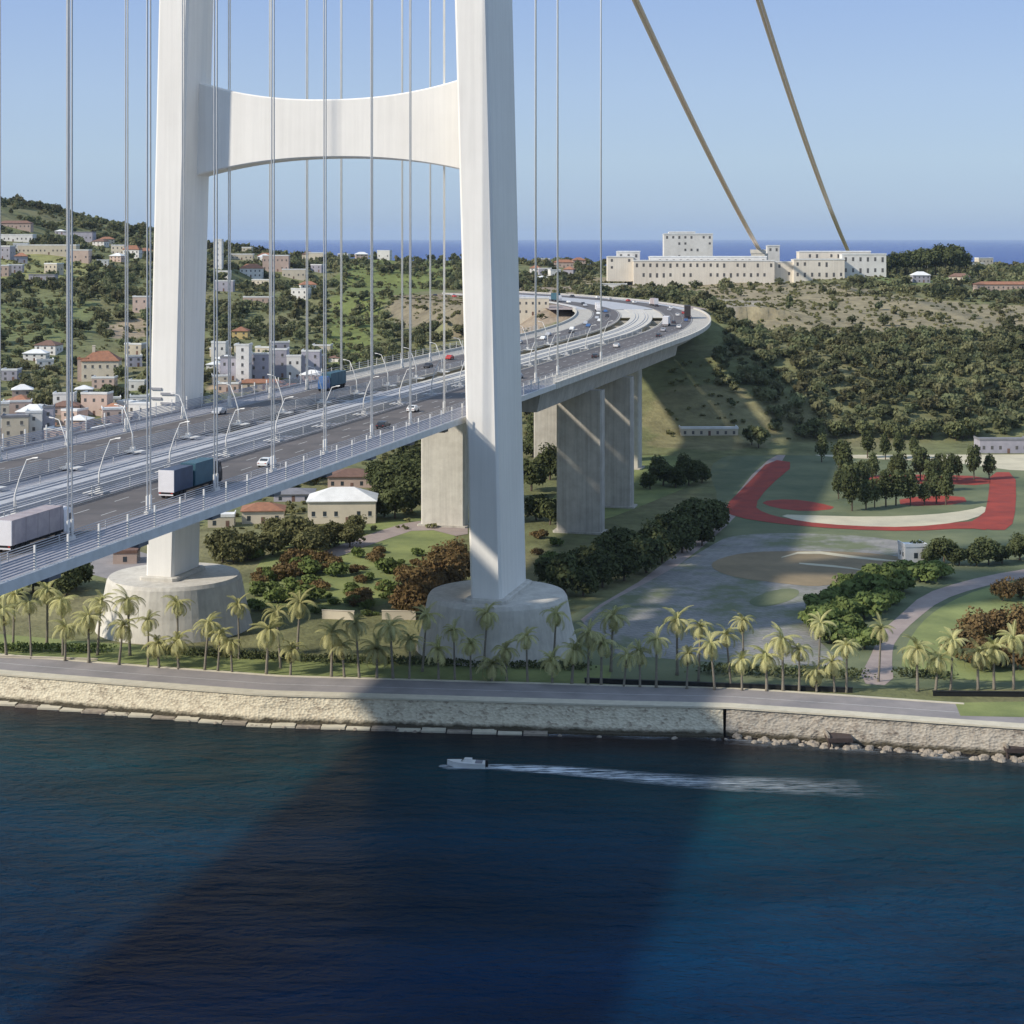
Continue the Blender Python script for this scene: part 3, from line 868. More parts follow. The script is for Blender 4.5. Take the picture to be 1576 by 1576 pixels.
# ------------------------------------------------------------------ bridge deck (steel, over the water)
SA, SB = -335.0, 78.0
deck = tag(empty('bridge_deck', (0, 0, 0)), 'suspended grey deck of the bridge with two carriageways and a rail track between', 'bridge deck')
for sg in (-1, 1):
    mb = MB()
    pr = [(10.4, 55.9), (25.6, 55.9), (24.6, 54.2), (22.0, 53.0), (13.0, 53.0), (11.0, 54.4)]
    pr = [(sg * t, z) for t, z in pr]
    if sg < 0: pr = pr[::-1]
    sweep(mb, pr, SA, SB)
    mb.build('road_girder', M['deck_steel'], deck)
    mb = MB()
    pr = [(25.6, 55.55), (33.0, 55.55), (33.0, 55.95), (25.6, 55.95)]
    pr = [(sg * t, z) for t, z in pr]
    if sg > 0: pr = pr[::-1]
    sweep(mb, pr, SA, SB)
    mb.build('walkway', M['grate'], deck)
    mb = MB()
    pr = [(33.0, 55.1), (33.7, 55.1), (33.7, 56.35), (33.0, 56.35)]
    pr = [(sg * t, z) for t, z in pr]
    if sg > 0: pr = pr[::-1]
    sweep(mb, pr, SA, SB)
    mb.build('edge_beam', M['white_metal'], deck)
mb = MB(); sweep(mb, [(-5.4, 55.8), (5.4, 55.8), (4.6, 54.0), (2.8, 53.2), (-2.8, 53.2), (-4.6, 54.0)], SA, SB)
mb.build('rail_girder', M['deck_light'], deck)
HS = [-335 + 24.3 * k for k in range(17)]
HS = [h for h in HS if h < 75]
for h in HS:
    mb = MB()
    p, d, r = frame(h)
    mb.frame_box((p.x, p.y, 0), r, d, Z, -25.5, 25.5, -1.5, 1.5, 51.4, 52.97)
    mb.frame_box((p.x, p.y, 0), r, d, Z, -10.9, -5.0, -1.3, 1.3, 52.95, 55.4)
    mb.frame_box((p.x, p.y, 0), r, d, Z, 5.0, 10.9, -1.3, 1.3, 52.95, 55.4)
    mb.build('cross_girder', M['deck_steel'], deck)

for sg in (-1, 1):
    a, b_ = sorted((sg * 5.3, sg * 10.5))
    mb = MB(); sweep(mb, [(a, 55.3), (a, 55.5), (b_, 55.5), (b_, 55.3)], SA, -48)  # solid plates added over the slots to keep sun stripes off the water
    mb.build('slot_shade_plate', M['grate'], deck)

def road_layers(s0, s1, parent, light='deck_light'):
    for sg in (-1, 1):
        a, b_ = sorted((sg * 11.0, sg * 25.0))
        mb = MB(); sheet(mb, a, b_, 55.91, s0, s1); mb.build('carriageway', M['asphalt'], parent)
        mb = MB()
        for t in (11.5, 24.4):
            a, b_ = sorted((sg * t, sg * (t + 0.18)))
            sheet(mb, a, b_, 55.925, s0, s1)
        s = s0
        while s < s1 - 6:
            for t in (15.8, 20.1):
                sheet(mb, sg * t - 0.08, sg * t + 0.08, 55.925, s, s + 4.5)
            s += 12
        mb.build('lane_markings', M['paint'], parent)
    for t in (-3.1, -1.6, 1.6, 3.1):
        pass
    mb = MB()
    for t in (-3.1, -1.65, 1.65, 3.1):
        sweep(mb, [(t - .08, 55.82), (t - .08, 56.0), (t + .08, 56.0), (t + .08, 55.82)], s0, s1)
    mb.build('rails', M['rail'], parent)
road_layers(SA, SB, deck)

def fence_line(parent, t, s0, s1, h, z0, nrail, gap, m, pm, name, pname, rail_h=0.09, post_w=0.14, post_extra=0.0):
    mb = MB()
    for k in range(nrail):
        z = z0 + h * (k + 1) / nrail
        sweep(mb, [(t - .04, z - rail_h), (t - .04, z), (t + .04, z), (t + .04, z - rail_h)], s0, s1)
    mb.build(name, m, parent)
    n = 0
    mbp = MB()
    for s in stations(s0 + 0.5, s1 - 0.5, gap):
        p, d, r = frame(s)
        if n < 96:
            q = MB(); q.frame_box((p.x, p.y, 0), r, d, Z, t - post_w / 2, t + post_w / 2, -post_w / 2, post_w / 2, z0, z0 + h + post_extra)
            q.build(pname, pm, parent)
        n += 1
for sg in (-1, 1):
    # outer wind screen: louvre blades between tall posts
    fence_line(deck, sg * 32.7, SA, SB, 2.3, 55.95, 7, 7.6, M['screen'], M['white_metal'], 'wind_screen', 'screen_post', rail_h=0.17, post_w=0.24, post_extra=0.9)
    fence_line(deck, sg * 26.1, SA, SB, 1.25, 55.95, 4, 12.0, M['deck_light'], M['deck_light'], 'railing', 'rail_post', rail_h=0.1)
    fence_line(deck, sg * 10.7, SA, SB, 2.0, 55.9, 6, 12.0, M['deck_light'], M['white_metal'], 'inner_screen', 'rail_post', rail_h=0.17)
    fence_line(deck, sg * 5.2, SA, SB, 1.3, 55.8, 3, 24.0, M['deck_light'], M['deck_light'], 'railing', 'rail_post', rail_h=0.1)

# ------------------------------------------------------------------ approach viaduct on concrete piers
SC, SD = 78.4, 560.0
via = tag(empty('approach_viaduct', (0, 0, 0)), 'concrete approach viaduct curving left toward the hilltop road behind the tower', 'viaduct')
for sg in (-1, 1):
    mb = MB()
    pr = [(10.4, 55.9), (33.0, 55.9), (33.0, 55.3), (29.5, 54.6), (28.2, 48.6), (14.5, 48.6), (13.2, 54.6), (10.4, 55.2)]
    pr = [(sg * t, z) for t, z in pr]
    if sg < 0: pr = pr[::-1]
    sweep(mb, pr, SC, 305.0)
    mb.build('box_girder', M['concrete'], via)
    mb = MB()
    pr = [(10.4, 55.9), (33.0, 55.9), (33.0, 55.4), (29.5, 54.9), (28.2, 51.8), (14.5, 51.8), (13.2, 54.8), (10.4, 55.3)]
    pr = [(sg * t, z) for t, z in pr]
    if sg < 0: pr = pr[::-1]
    sweep(mb, pr, 305.2, SD)
    mb.build('box_girder', M['concrete'], via)
    mb = MB()
    pr = [(33.0, 55.0), (33.7, 55.0), (33.7, 56.7), (33.0, 56.7)]
    pr = [(sg * t, z) for t, z in pr]
    if sg > 0: pr = pr[::-1]
    sweep(mb, pr, SC, SD)
    mb.build('parapet', M['concrete_light'], via)
    fence_line(via, sg * 33.3, SC, 330, 1.8, 56.7, 3, 7.6, M['deck_light'], M['white_metal'], 'railing', 'rail_post', post_extra=0.3)
    fence_line(via, sg * 26.1, SC, 330, 1.2, 55.95, 3, 12.0, M['deck_light'], M['deck_light'], 'railing', 'rail_post')
    fence_line(via, sg * 10.7, SC, 330, 1.6, 55.9, 4, 12.0, M['deck_light'], M['white_metal'], 'inner_screen', 'rail_post', rail_h=0.15)
mb = MB(); sweep(mb, [(-5.4, 55.8), (5.4, 55.8), (5.4, 55.2), (3.6, 50.5), (-3.6, 50.5), (-5.4, 55.2)], SC, SD)
mb.build('rail_girder', M['concrete_light'], via)
for s in np.arange(110, 560, 48):
    p, d, r = frame(float(s))
    mb = MB(); mb.frame_box((p.x, p.y, 0), r, d, Z, -14.0, 14.0, -0.9, 0.9, 49.2, 55.0)
    mb.build('diaphragm', M['concrete'], via)
road_layers(SC, SD, via)

def pier(s, t0, t1, dep, ztop, m='concrete'):
    p, d, r = frame(s)
    c = p + r * (t0 + t1) / 2
    zg = H1(c.x, c.y) - 1.0
    hw = abs(t1 - t0) / 2
    mb = MB()
    def ring(hw_, hd_, z):
        return [Vector((c.x, c.y, z)) + r * a + d * b_ for a, b_ in chamfer_rect(hw_, hd_, 0.5)]
    mb.loft([ring(hw, dep / 2, zg), ring(hw, dep / 2, ztop - 3), ring(hw, dep / 2, ztop)])
    o = mb.build('pier', M[m], via)
    mb = MB(); mb.loft([ring(hw + 1.0, dep / 2 + 1.0, zg), ring(hw + 1.0, dep / 2 + 1.0, zg + 1.6)])
    mb.build('footing', M['concrete'], o)
pier(147, 17.8, 32.0, 5.0, 48.7)
pier(147, -25.8, -11.6, 5.0, 48.7, 'concrete_light')
pier(198, 17.8, 31.4, 5.0, 48.7)
pier(198, -27, -14.5, 5.0, 48.7)
pier(292, 9.5, 16.5, 7.0, 48.7, 'concrete_light')
pier(292, -26, -16, 5.0, 48.7)


for sg in (-1, 1):
    a, b_ = sorted((sg * 5.3, sg * 10.5))
    mb = MB(); sweep(mb, [(a, 55.3), (a, 55.6), (b_, 55.6), (b_, 55.3)], 470, SD)
    mb.build('median_slab', M['concrete_light'], via)

# road at grade beyond the viaduct
for name, t0, t1, z, m in (('motorway_verge', -46, 42, 55.55, M['path']), ('motorway', -31, 31, 55.75, M['deck_light']), ('carriageway', 12, 25, 55.9, M['asphalt']), ('carriageway', -25, -12, 55.9, M['asphalt'])):
    mb = MB(); sheet(mb, t0, t1, z, SD - (0 if 'verge' not in name else -4) + 0.5, 850.0)
    tag(mb.build(name, m), kind='structure')
mb = MB()
sheet(mb, -78, -31.5, 55.6, 640, 850)
tag(mb.build('toll_plaza', M['sand']), kind='structure')
for sg in (-1, 1):
    gr = tag(empty('guard_rail'), 'pale guard rail along the %s edge of the hilltop motorway' % ('near' if sg > 0 else 'far'), 'guard rail')
    fence_line(gr, sg * 31.5, SD + 1, 848, 1.1, 55.75, 2, 12, M['white_metal'], M['white_metal'], 'railing', 'rail_post', rail_h=0.25)

# ------------------------------------------------------------------ main cables and hangers
def cable_z(s):
    if s >= 0:
        u = s / 1330.0
        return 378 + (74 - 378) * u - 115 * u * (1 - u) * 0.55
    u = -s / 3300.0
    return 378 - 4 * 300 * u * (1 - u)
for sg, side in ((1, 'right'), (-1, 'left')):
    e_ = tag(empty('main_cable'), 'thick tan main cable sloping to the hill, %s one of the two' % side, 'main cable')
    se = 1345.0 if sg > 0 else 1100.0
    for k in (-1, 1):
        pts = []
        for s in [-330, -200, -100, -40] + list(np.linspace(0, se, 40)):
            q = C0 + D0 * s + R0 * (sg * 34.5 * 0 + sg * 30.0 + k * 1.0)
            if s < 0:
                z = cable_z(s)
            else:
                # sag curve through the saddle and the anchorage
                zs = 84.0 if sg < 0 else 80.0
                u = s / se
                z = 378 + (zs - 378) * u - (100 if sg > 0 else 62) * u * (1 - u)
            pts.append((q.x, q.y, z))
        mb = MB(); mb.tube(pts, 0.95, 10)
        mb.build('strand_bundle', M['cable'], e_, smooth=True)
    # anchor block
    q = C0 + D0 * (se - 4) + R0 * (sg * 30.0)
    hg = H1(q.x, q.y)
    mb = MB()
    mb.frame_box((q.x, q.y, 0), R0, D0, Z, -6, 6, -9, 14, hg - 3, (80 if sg > 0 else 84) - 2.2)
    an = mb.build('anchor_block', M['concrete_light'])
    mb = MB(); mb.frame_box((q.x, q.y, 0), R0, D0, Z, -6.5, 6.5, -9.5, -7.5, (80 if sg > 0 else 84) - 2.2, (80 if sg > 0 else 84) + 1.2)
    mb.build('saddle', M['concrete_light'], an)
    tag(an, 'pale anchor block on the hill at the foot of the %s main cable' % side, 'anchor block')

near_s = [-184.5, -162, -140, -117.7, -95.2, -71.2, -46, -22, 2, 86, 111.8, 172]
far_s = [-143, -119, -95, -71, -47.8, -22, 2, 26, 50, 75, 100, 127, 155]
def hanger(s, t, gap, r, label, group):
    p, d, rr = frame(s)
    e_ = empty('hanger', (*(p + rr * t).to_tuple()[:2], 55.95))
    tag(e_, label, 'hanger', group)
    zt = (cable_z(s) if s < 0 else 378 - 0.33 * s)
    for k in (-1, 1):
        mb = MB()
        q = d * (gap / 2 * k)
        mb.tube([q, q + Vector((0, 0, zt - 55.95))], r, 8, True)
        mb.build('rope', M['rope'], e_, smooth=True)
    mb = MB(); mb.frame_box((0, 0, 0), rr, d, Z, -0.35, 0.35, -gap / 2 - 0.35, gap / 2 + 0.35, 0, 0.5)
    mb.tube([d * (gap / 2) + Z * 0.4, d * (gap / 2) + Z * 2.6], r * 1.7, 8)
    mb.tube([d * (-gap / 2) + Z * 0.4, d * (-gap / 2) + Z * 2.6], r * 1.7, 8)
    mb.build('socket', M['white_metal'], e_)
for i, s in enumerate(near_s):
    side = 'left of the right tower leg' if s < 5 else 'right of the right tower leg'
    k = (7 - i) if s < 5 else i - 8
    if s < 5:
        lab = 'pale near-side hanger ropes, %s to the left of the right tower leg' % nth(8 - i)
    else:
        lab = 'pale near-side hanger ropes, %s to the right of the right tower leg' % nth(i - 9)
    hanger(s, 26.0, 1.0 if s < -60 else 0.8, 0.12 if s < 50 else 0.17, lab, 'near-side hangers of the bridge')
for i, s in enumerate(far_s):
    lab = 'thin pale hanger ropes on the far side of the deck, %s from the left' % nth(i)
    hanger(s, -26.0, 0.9, 0.15, lab, 'far-side hangers of the bridge')

# ------------------------------------------------------------------ lamps on the deck
def make_lamp():
    root = empty('street_lamp')
    mb = MB(); mb.box(-2.2, 1.2, -1.1, 1.1, 0, 0.25); mb.box(-0.4, 0.4, -0.4, 0.4, 0.25, 0.9); mb.build('base', M['white_metal'], root)
    mb = MB(); mb.tube([(0, 0, 0.8), (0.05, 0, 3.2), (0.8, 0, 5.6), (1.9, 0, 8.2)], [0.17, 0.14, 0.11, 0.07], 8); mb.build('mast', M['white_metal'], root, True)
    mb = MB(); mb.tube([(1.9, 0, 8.2), (3.0, 0, 8.5)], [0.09, 0.07], 8); mb.build('arm', M['white_metal'], root)
    mb = MB(); mb.loft([[(2.8, -.14, 8.45), (2.8, .14, 8.45), (2.8, .09, 8.57), (2.8, -.09, 8.57)], [(3.7, -.17, 8.55), (3.7, .17, 8.55), (3.7, .1, 8.7), (3.7, -.1, 8.7)]])
    hd = mb.build('lamp_head', M['white_metal'], root)
    mb = MB(); mb.box(2.9, 3.6, -.1, .1, 8.42, 8.45); mb.build('lens', M['lens'], hd)
    reg(root)
    return root
lamp0 = make_lamp()
used = False
ln_s = [-197, -172, -148, -124, -100, -77.6, -54.6, -29.4, -5, 20, 45, 70, 95, 120, 145, 170, 195, 225, 255]
lf_s = [-124, -100, -77, -54, -30, -6, 18, 42, 66, 90, 114, 138, 162, 186, 215, 245]
for sg, lst in ((1, ln_s), (-1, lf_s)):
    for i, s in enumerate(lst):
        o = lamp0 if not used else copy_tree(lamp0)
        used = True
        p, d, r = frame(s)
        q = p + r * (sg * 9.4)
        o.location = (q.x, q.y, 55.9)
        o.rotation_euler = (0, 0, math.atan2(r.y, r.x) + (0 if sg > 0 else math.pi))
        tag(o, 'white leaning street lamp on the %s side of the rail track, %s from the left' % ('near' if sg > 0 else 'far', nth(i)), 'street lamp',
            'street lamps along the bridge deck')

# ------------------------------------------------------------------ vehicles
def wheel_mb(x, y, r, wd):
    mb = MB(); mb.tube([(x - wd / 2, y, r), (x + wd / 2, y, r)], r, 14); return mb
def truck(s, t, box_m, side_m, cab_m, label, ln=13.0, w=2.55, h=2.9, direction=1, second=None, z=55.92):
    p, d, r = frame(s)
    q = p + r * t
    a = math.atan2(d.y, d.x) - math.pi / 2 + (0 if direction > 0 else math.pi)
    root = empty('truck', (q.x, q.y, z), a)
    tag(root, label, 'truck')
    mb = MB(); mb.box(-w / 2, w / 2, 0.0, 0.12, 1.05, 1.05 + h); mb.box(-w / 2 + .1, w / 2 - .1, -0.05, 0.0, 0.55, 0.75); 
    mb.build('rear_door', M[box_m], root)
    mb = MB()
    if second:
        mb.box(-w / 2, w / 2, 0.12, ln * 0.45, 1.05, 1.05 + h)
        mb2 = MB(); mb2.box(-w / 2, w / 2, ln * 0.45 + 0.9, ln, 1.05, 1.05 + h + 0.1)
        mb2.build('front_box', M[second], root)
    else:
        mb.box(-w / 2, w / 2, 0.12, ln, 1.05, 1.05 + h)
        for k in range(5):
            yy = 0.6 + k * (ln - 1.2) / 4
            mb.box(-w / 2 - .04, w / 2 + .04, yy - .05, yy + .05, 1.0, 1.05 + h + .03)
    mb.build('cargo_box', M[side_m], root)
    mb = MB(); mb.box(-w / 2 + .15, w / 2 - .15, 0.1, ln + 2.5, 0.65, 1.02); mb.build('chassis', M['black'], root)
    c0 = ln + 0.35
    mb = MB()
    mb.loft([[(-w / 2 + .05, c0, .6), (w / 2 - .05, c0, .6), (w / 2 - .05, c0 + 2.5, .6), (-w / 2 + .05, c0 + 2.5, .6)],
             [(-w / 2 + .05, c0, 2.0), (w / 2 - .05, c0, 2.0), (w / 2 - .05, c0 + 2.5, 2.0), (-w / 2 + .05, c0 + 2.5, 2.0)],
             [(-w / 2 + .12, c0, 3.5), (w / 2 - .12, c0, 3.5), (w / 2 - .12, c0 + 2.1, 3.5), (-w / 2 + .12, c0 + 2.1, 3.5)],
             [(-w / 2 + .3, c0 + .1, 3.8), (w / 2 - .3, c0 + .1, 3.8), (w / 2 - .3, c0 + 1.2, 3.8), (-w / 2 + .3, c0 + 1.2, 3.8)]])
    cab = mb.build('cab', M[cab_m], root)
    mb = MB(); mb.box(-w / 2 + .03, w / 2 - .03, c0 + 1.2, c0 + 1.9, 2.1, 2.9); mb.build('side_window', M['glass'], cab)
    for yy in (1.3, 2.6, 3.9, ln - 1.0, c0 + 1.6):
        for sx in (-1, 1):
            wheel_mb(sx * (w / 2 - .2), yy, 0.5, 0.32).build('wheel', M['black'], root)
    for sx in (-1, 1):
        mb = MB(); mb.box(sx * (w / 2 - .3) - .15, sx * (w / 2 - .3) + .15, -0.09, -0.05, 0.85, 1.0); mb.build('tail_light', M['car_red'], root)
    return root
truck(-172.5, 22.6, 'truck_white', 'truck_side', 'truck_white', 'white articulated truck with dull pinkish side, nearest on the bridge at far left', ln=12.5, h=3.1)
truck(-127.2, 22.3, 'truck_white', 'truck_navy', 'truck_dark', 'truck with white rear, navy and dark teal boxes, below the left tower leg', ln=14.5, h=3.3, second='truck_teal')
truck(60, -20.3, 'truck_teal', 'truck_teal', 'car_blue', 'blue-green truck on the far carriageway left of the right tower leg', ln=11, h=3.3, direction=-1)
truck(380, 15.0, 'truck_white', 'truck_white', 'truck_white', 'white truck at the bend of the viaduct, left of the dark one', ln=11, h=3.2)
truck(452, 22.5, 'truck_dark', 'truck_dark', 'truck_dark', 'tall dark truck at the bend of the viaduct ahead of the white one', ln=13, w=3.0, h=5.2)
truck(690, -20.5, 'truck_teal', 'truck_teal', 'truck_white', 'blue-grey truck on the far end of the hilltop motorway', ln=11, h=4.0, direction=-1)
truck(640, -45, 'truck_dark', 'truck_dark', 'truck_dark', 'dark truck waiting beside the hilltop motorway', ln=11, h=3.4, direction=-1, z=55.62)

def make_car(paint):
    root = empty('car')
    W2, Ln = 0.9, 4.3
    prof = [(0, .35), (0, .8), (.15, .95), (.55, 1.0), (1.1, 1.45), (2.5, 1.48), (3.2, .98), (4.2, .82), (4.3, .6), (4.3, .35)]
    mb = MB()
    n = len(prof)
    def side(xw, inset):
        return [(xw * (1 - (inset if z > 1.0 else 0)), y, z) for y, z in prof]
    mb.loft([side(-W2, .14), side(W2, .14)])
    mb.build('body', M['car_' + paint], root)
    mb = MB()
    mb.add([(-.72, .62, 1.06), (.72, .62, 1.06), (.66, 1.04, 1.40), (-.66, 1.04, 1.40)], [(0, 1, 2, 3)])
    o = mb.build('rear_window', M['glass'], root); o.location = (0, -0.03, 0.02)
    mb = MB(); mb.box(-.80, -.788, 1.1, 2.7, 1.05, 1.38); mb.box(.788, .80, 1.1, 2.7, 1.05, 1.38); mb.build('side_windows', M['glass'], root)
    for yy in (.8, 3.4):
        for sx in (-1, 1):
            wheel_mb(sx * .82, yy, .33, .2).build('wheel', M['black'], root)
    for sx in (-1, 1):
        mb = MB(); mb.box(sx * .65 - .15, sx * .65 + .15, -.03, 0, .68, .8); mb.build('tail_light', M['car_red'], root)
    reg(root)
    return root
CARS = {}
def car(s, t, paint, label, direction=1, z=55.92, group=None):
    if paint not in CARS:
        CARS[paint] = make_car(paint); o = CARS[paint]
    else:
        o = copy_tree(CARS[paint])
    p, d, r = frame(s)
    q = p + r * t
    o.location = (q.x, q.y, z)
    o.rotation_euler = (0, 0, math.atan2(d.y, d.x) - math.pi / 2 + (0 if direction > 0 else math.pi))
    tag(o, label, 'car', group)
car(-91, 22.2, 'white', 'white car behind the dark teal truck, ahead on the near carriageway')
car(-31, 22.4, 'black', 'black car on the near carriageway, midway between the tower legs')
car(2, 18, 'white', 'white car close to the right tower leg on the near carriageway')
car(-10, -22, 'silver', 'silver car on the far carriageway beside the left tower leg', -1)
car(96, 18, 'silver', 'silver car on the viaduct just right of the right tower leg')
car(180, 22, 'black', 'black car on the viaduct above the second pair of piers')
car(235, 18, 'white', 'white car on the viaduct where it starts to bend')
car(300, 22, 'black', 'black car behind the white truck on the viaduct')
car(130, -18, 'black', 'black car on the far carriageway of the viaduct, nearest the leg', -1)
car(165, -22, 'red', 'red car on the far carriageway of the viaduct', -1)
car(205, -18, 'black', 'black car ahead of the red one, far carriageway of the viaduct', -1)
car(250, -21, 'silver', 'silver car on the far carriageway before the bend', -1)
for i in range(16):
    s = 640 + (i % 8) * 25 + rng.uniform(-4, 4); t = -40 - 12 * (i // 8) + rng.uniform(-3, 3)
    car(s, t, ['black', 'white', 'silver', 'blue', 'red'][i % 5], 'small car parked in the crowded plaza beside the hilltop motorway', 1 if i % 2 else -1, z=55.64, group='cars in the hilltop plaza')

for i, (s, t) in enumerate([(340, 18), (366, 22), (405, 17), (425, 22), (478, 18), (500, 22), (535, 17), (560, 21), (590, 18), (615, 22), (640, 17), (665, 21), (690, 18), (720, 22), (750, 18), (780, 22)]):
    car(s, t, ['silver', 'white', 'black', 'blue', 'white', 'red'][i % 6], 'distant car on the near carriageway beyond the bend of the viaduct', group='distant cars on the near carriageway')
for i, (s, t) in enumerate([(275, -18), (300, -22), (322, -17), (345, -21), (372, -18), (395, -22), (420, -18), (446, -21), (470, -17), (495, -22), (520, -18), (548, -21), (575, -18), (602, -22), (630, -18), (655, -21), (720, -18), (745, -21), (770, -18), (800, -21)]):
    car(s, t, ['white', 'silver', 'black', 'white', 'blue', 'silver'][i % 6], 'distant car on the far carriageway of the curving road', -1, group='distant cars on the far carriageway')
truck(540, -21.5, 'truck_white', 'truck_white', 'truck_white', 'white truck on the far carriageway in the bend', ln=11, h=3.4, direction=-1)
truck(600, 19.5, 'truck_white', 'truck_side', 'truck_white', 'pale truck going away past the bend on the near carriageway', ln=11, h=3.3)
# ------------------------------------------------------------------ boat and wake
def boat():
    bx, by = flat(718, 1180, 0.0)
    root = empty('speedboat', (bx, by, 0.0), R(176))
    tag(root, 'small white speedboat under way just off the sea wall', 'boat')
    mb = MB()
    rings = []
    for x, hw, zk, zt in ((-3.4, 1.15, -.25, .85), (-1.5, 1.25, -.3, .9), (.8, 1.15, -.3, 1.0), (2.4, .7, -.15, 1.1), (3.5, .08, .35, 1.25)):
        rings.append([(x, -hw, zt), (x, -hw * .8, zk + .25), (x, 0, zk), (x, hw * .8, zk + .25), (x, hw, zt)])
    mb.loft(rings)
    mb.build('hull', M['car_white'], root)
    mb = MB(); mb.loft([[(-1.0, -.7, .95), (-1.0, .7, .95), (-1.0, .55, 1.5), (-1.0, -.55, 1.5)], [(.9, -.6, .95), (.9, .6, .95), (.3, .45, 1.55), (.3, -.45, 1.55)]])
    mb.build('cabin', M['white_metal'], root)
    mb = MB(); mb.add([(.96, -.5, 1.05), (.96, .5, 1.05), (.42, .42, 1.5), (.42, -.42, 1.5)], [(0, 1, 2, 3)]); mb.build('windshield', M['glass'], root)
    mb = MB(); mb.box(-3.9, -3.4, -.25, .25, .1, 1.3); mb.build('outboard_motor', M['black'], root)
    mb = MB(); mb.box(-2.9, -1.6, -.8, .8, .92, 1.0); mb.build('cockpit_floor', M['roof_grey'], root)
    # wake: streaky foam lying on the water behind the boat
    m = bpy.data.materials.new('wake_foam'); m.use_nodes = True
    n = m.node_tree.nodes; l = m.node_tree.links
    b = n['Principled BSDF']; b.inputs['Base Color'].default_value = (.62, .68, .72, 1); b.inputs['Roughness'].default_value = 1
    b.inputs['Specular IOR Level'].default_value = 0.0
    tc = n.new('ShaderNodeTexCoord'); mp = n.new('ShaderNodeMapping'); mp.inputs['Scale'].default_value = (.16, 1.1, 1)
    l.new(tc.outputs['Object'], mp.inputs[0])
    nz = n.new('ShaderNodeTexNoise'); nz.inputs['Scale'].default_value = 1.1; nz.inputs['Detail'].default_value = 8; nz.inputs['Roughness'].default_value = .7
    l.new(mp.outputs[0], nz.inputs['Vector'])
    vc = n.new('ShaderNodeVertexColor'); vc.layer_name = 'Col'
    mr = n.new('ShaderNodeMapRange'); mr.inputs[1].default_value = .40; mr.inputs[2].default_value = .72
    l.new(nz.outputs['Fac'], mr.inputs[0])
    mu = n.new('ShaderNodeMath'); mu.operation = 'MULTIPLY'; mu.use_clamp = True
    l.new(mr.outputs[0], mu.inputs[0]); l.new(vc.outputs[0], mu.inputs[1])
    l.new(mu.outputs[0], b.inputs['Alpha'])
    a = Vector((bx + 1.5, by, 0)); e = Vector((*flat(1400, 1222, 0.0), 0))
    N, K = 90, 9
    vs, cs = [], []
    for i in range(N + 1):
        u = i / N
        c = a.lerp(e, u)
        hw = 1.5 + 4.6 * u ** 0.8
        for k in range(K):
            w_ = -1 + 2 * k / (K - 1)
            vs.append((c.x, c.y + w_ * hw + 0.8 * math.sin(u * 9), 0.06))
            edge = (1 - abs(w_) ** 2) 
            cs.append(edge * (2.6 * (1 - u) ** 1.5 + 0.12 * (1 if u < .9 else 0)) * (1.0 if i > 0 else 0.6) * (0 if u > .98 else 1))
    mb = MB(); mb.add(vs, [(i * K + k, i * K + k + 1, (i + 1) * K + k + 1, (i + 1) * K + k) for i in range(N) for k in range(K - 1)])
    o = mb.build('wake', m)
    if o.data.polygons[0].normal.z < 0: o.data.flip_normals()
    at_ = o.data.color_attributes.new('Col', 'FLOAT_COLOR', 'POINT')
    at_.data.foreach_set('color', np.repeat(np.array(cs)[:, None], 4, 1).ravel())
    tag(o, kind='stuff')
    # thin broken foam where the sea meets the wall
    for nm, x0, x1, o0, o1 in (('foam', -420, 41, -3.2, -5.6), ('foam', 41.5, 420, -3.0, -7.5)):
        fo = ribbon(nm, o0, o1, x0, x1, 0.05, m, 2.0)
        if fo.data.polygons[0].normal.z < 0: fo.data.flip_normals()
        fa = fo.data.color_attributes.new('Col', 'FLOAT_COLOR', 'POINT')
        nv = len(fo.data.vertices)
        fv = np.where(np.arange(nv) % 2 == 0, 0.55, 0.0) * (0.6 + 0.4 * np.sin(np.arange(nv) * .37))
        fa.data.foreach_set('color', np.repeat(fv[:, None], 4, 1).ravel())
        tag(fo, kind='stuff')
    # bow spray, low foam around the hull
    mb = MB()
    vs = [(bx, by, .07)]
    K = 20
    for k in range(K):
        th = 2 * math.pi * k / K
        vs.append((bx + 4.4 * math.cos(th) - .6, by + 1.9 * math.sin(th) * (1 + .2 * math.sin(5 * th)), .07))
    mb.add(vs, [(0, 1 + k, 1 + (k + 1) % K) for k in range(K)])
    o = mb.build('foam', m)
    at_ = o.data.color_attributes.new('Col', 'FLOAT_COLOR', 'POINT')
    at_.data.foreach_set('color', np.repeat(np.array([2.0] + [0.8] * K)[:, None], 4, 1).ravel())
    tag(o, kind='stuff')
boat()

# ------------------------------------------------------------------ rocks and outlets on the right of the quay
def rocks(name, n, x0, x1, off, spread, size, m):
    mb = MB()
    for i in range(n):
        x = random.uniform(x0, x1)
        y = float(shore(x)) + off + random.uniform(-spread, spread)
        r = random.uniform(*size)
        pts = []
        for zz, rr in ((-.5, .8), (0.1, 1.0), (.6, .75), (.85, .3)):
            nn = 7
            pts.append([(x + r * rr * math.cos(2 * math.pi * k / nn) * random.uniform(.8, 1.2), y + r * rr * math.sin(2 * math.pi * k / nn) * random.uniform(.7, 1.1), r * zz * .8 + random.uniform(-.1, .1) * r) for k in range(nn)])
        mb.loft(pts)
    return tag(mb.build(name, m), kind='stuff')
rocks('rocks', 420, 42, 300, -3.4, 1.6, (0.35, 1.1), M['rock'])
rocks('rocks', 120, -300, 41, -4.4, 0.6, (0.2, 0.6), M['rock'])
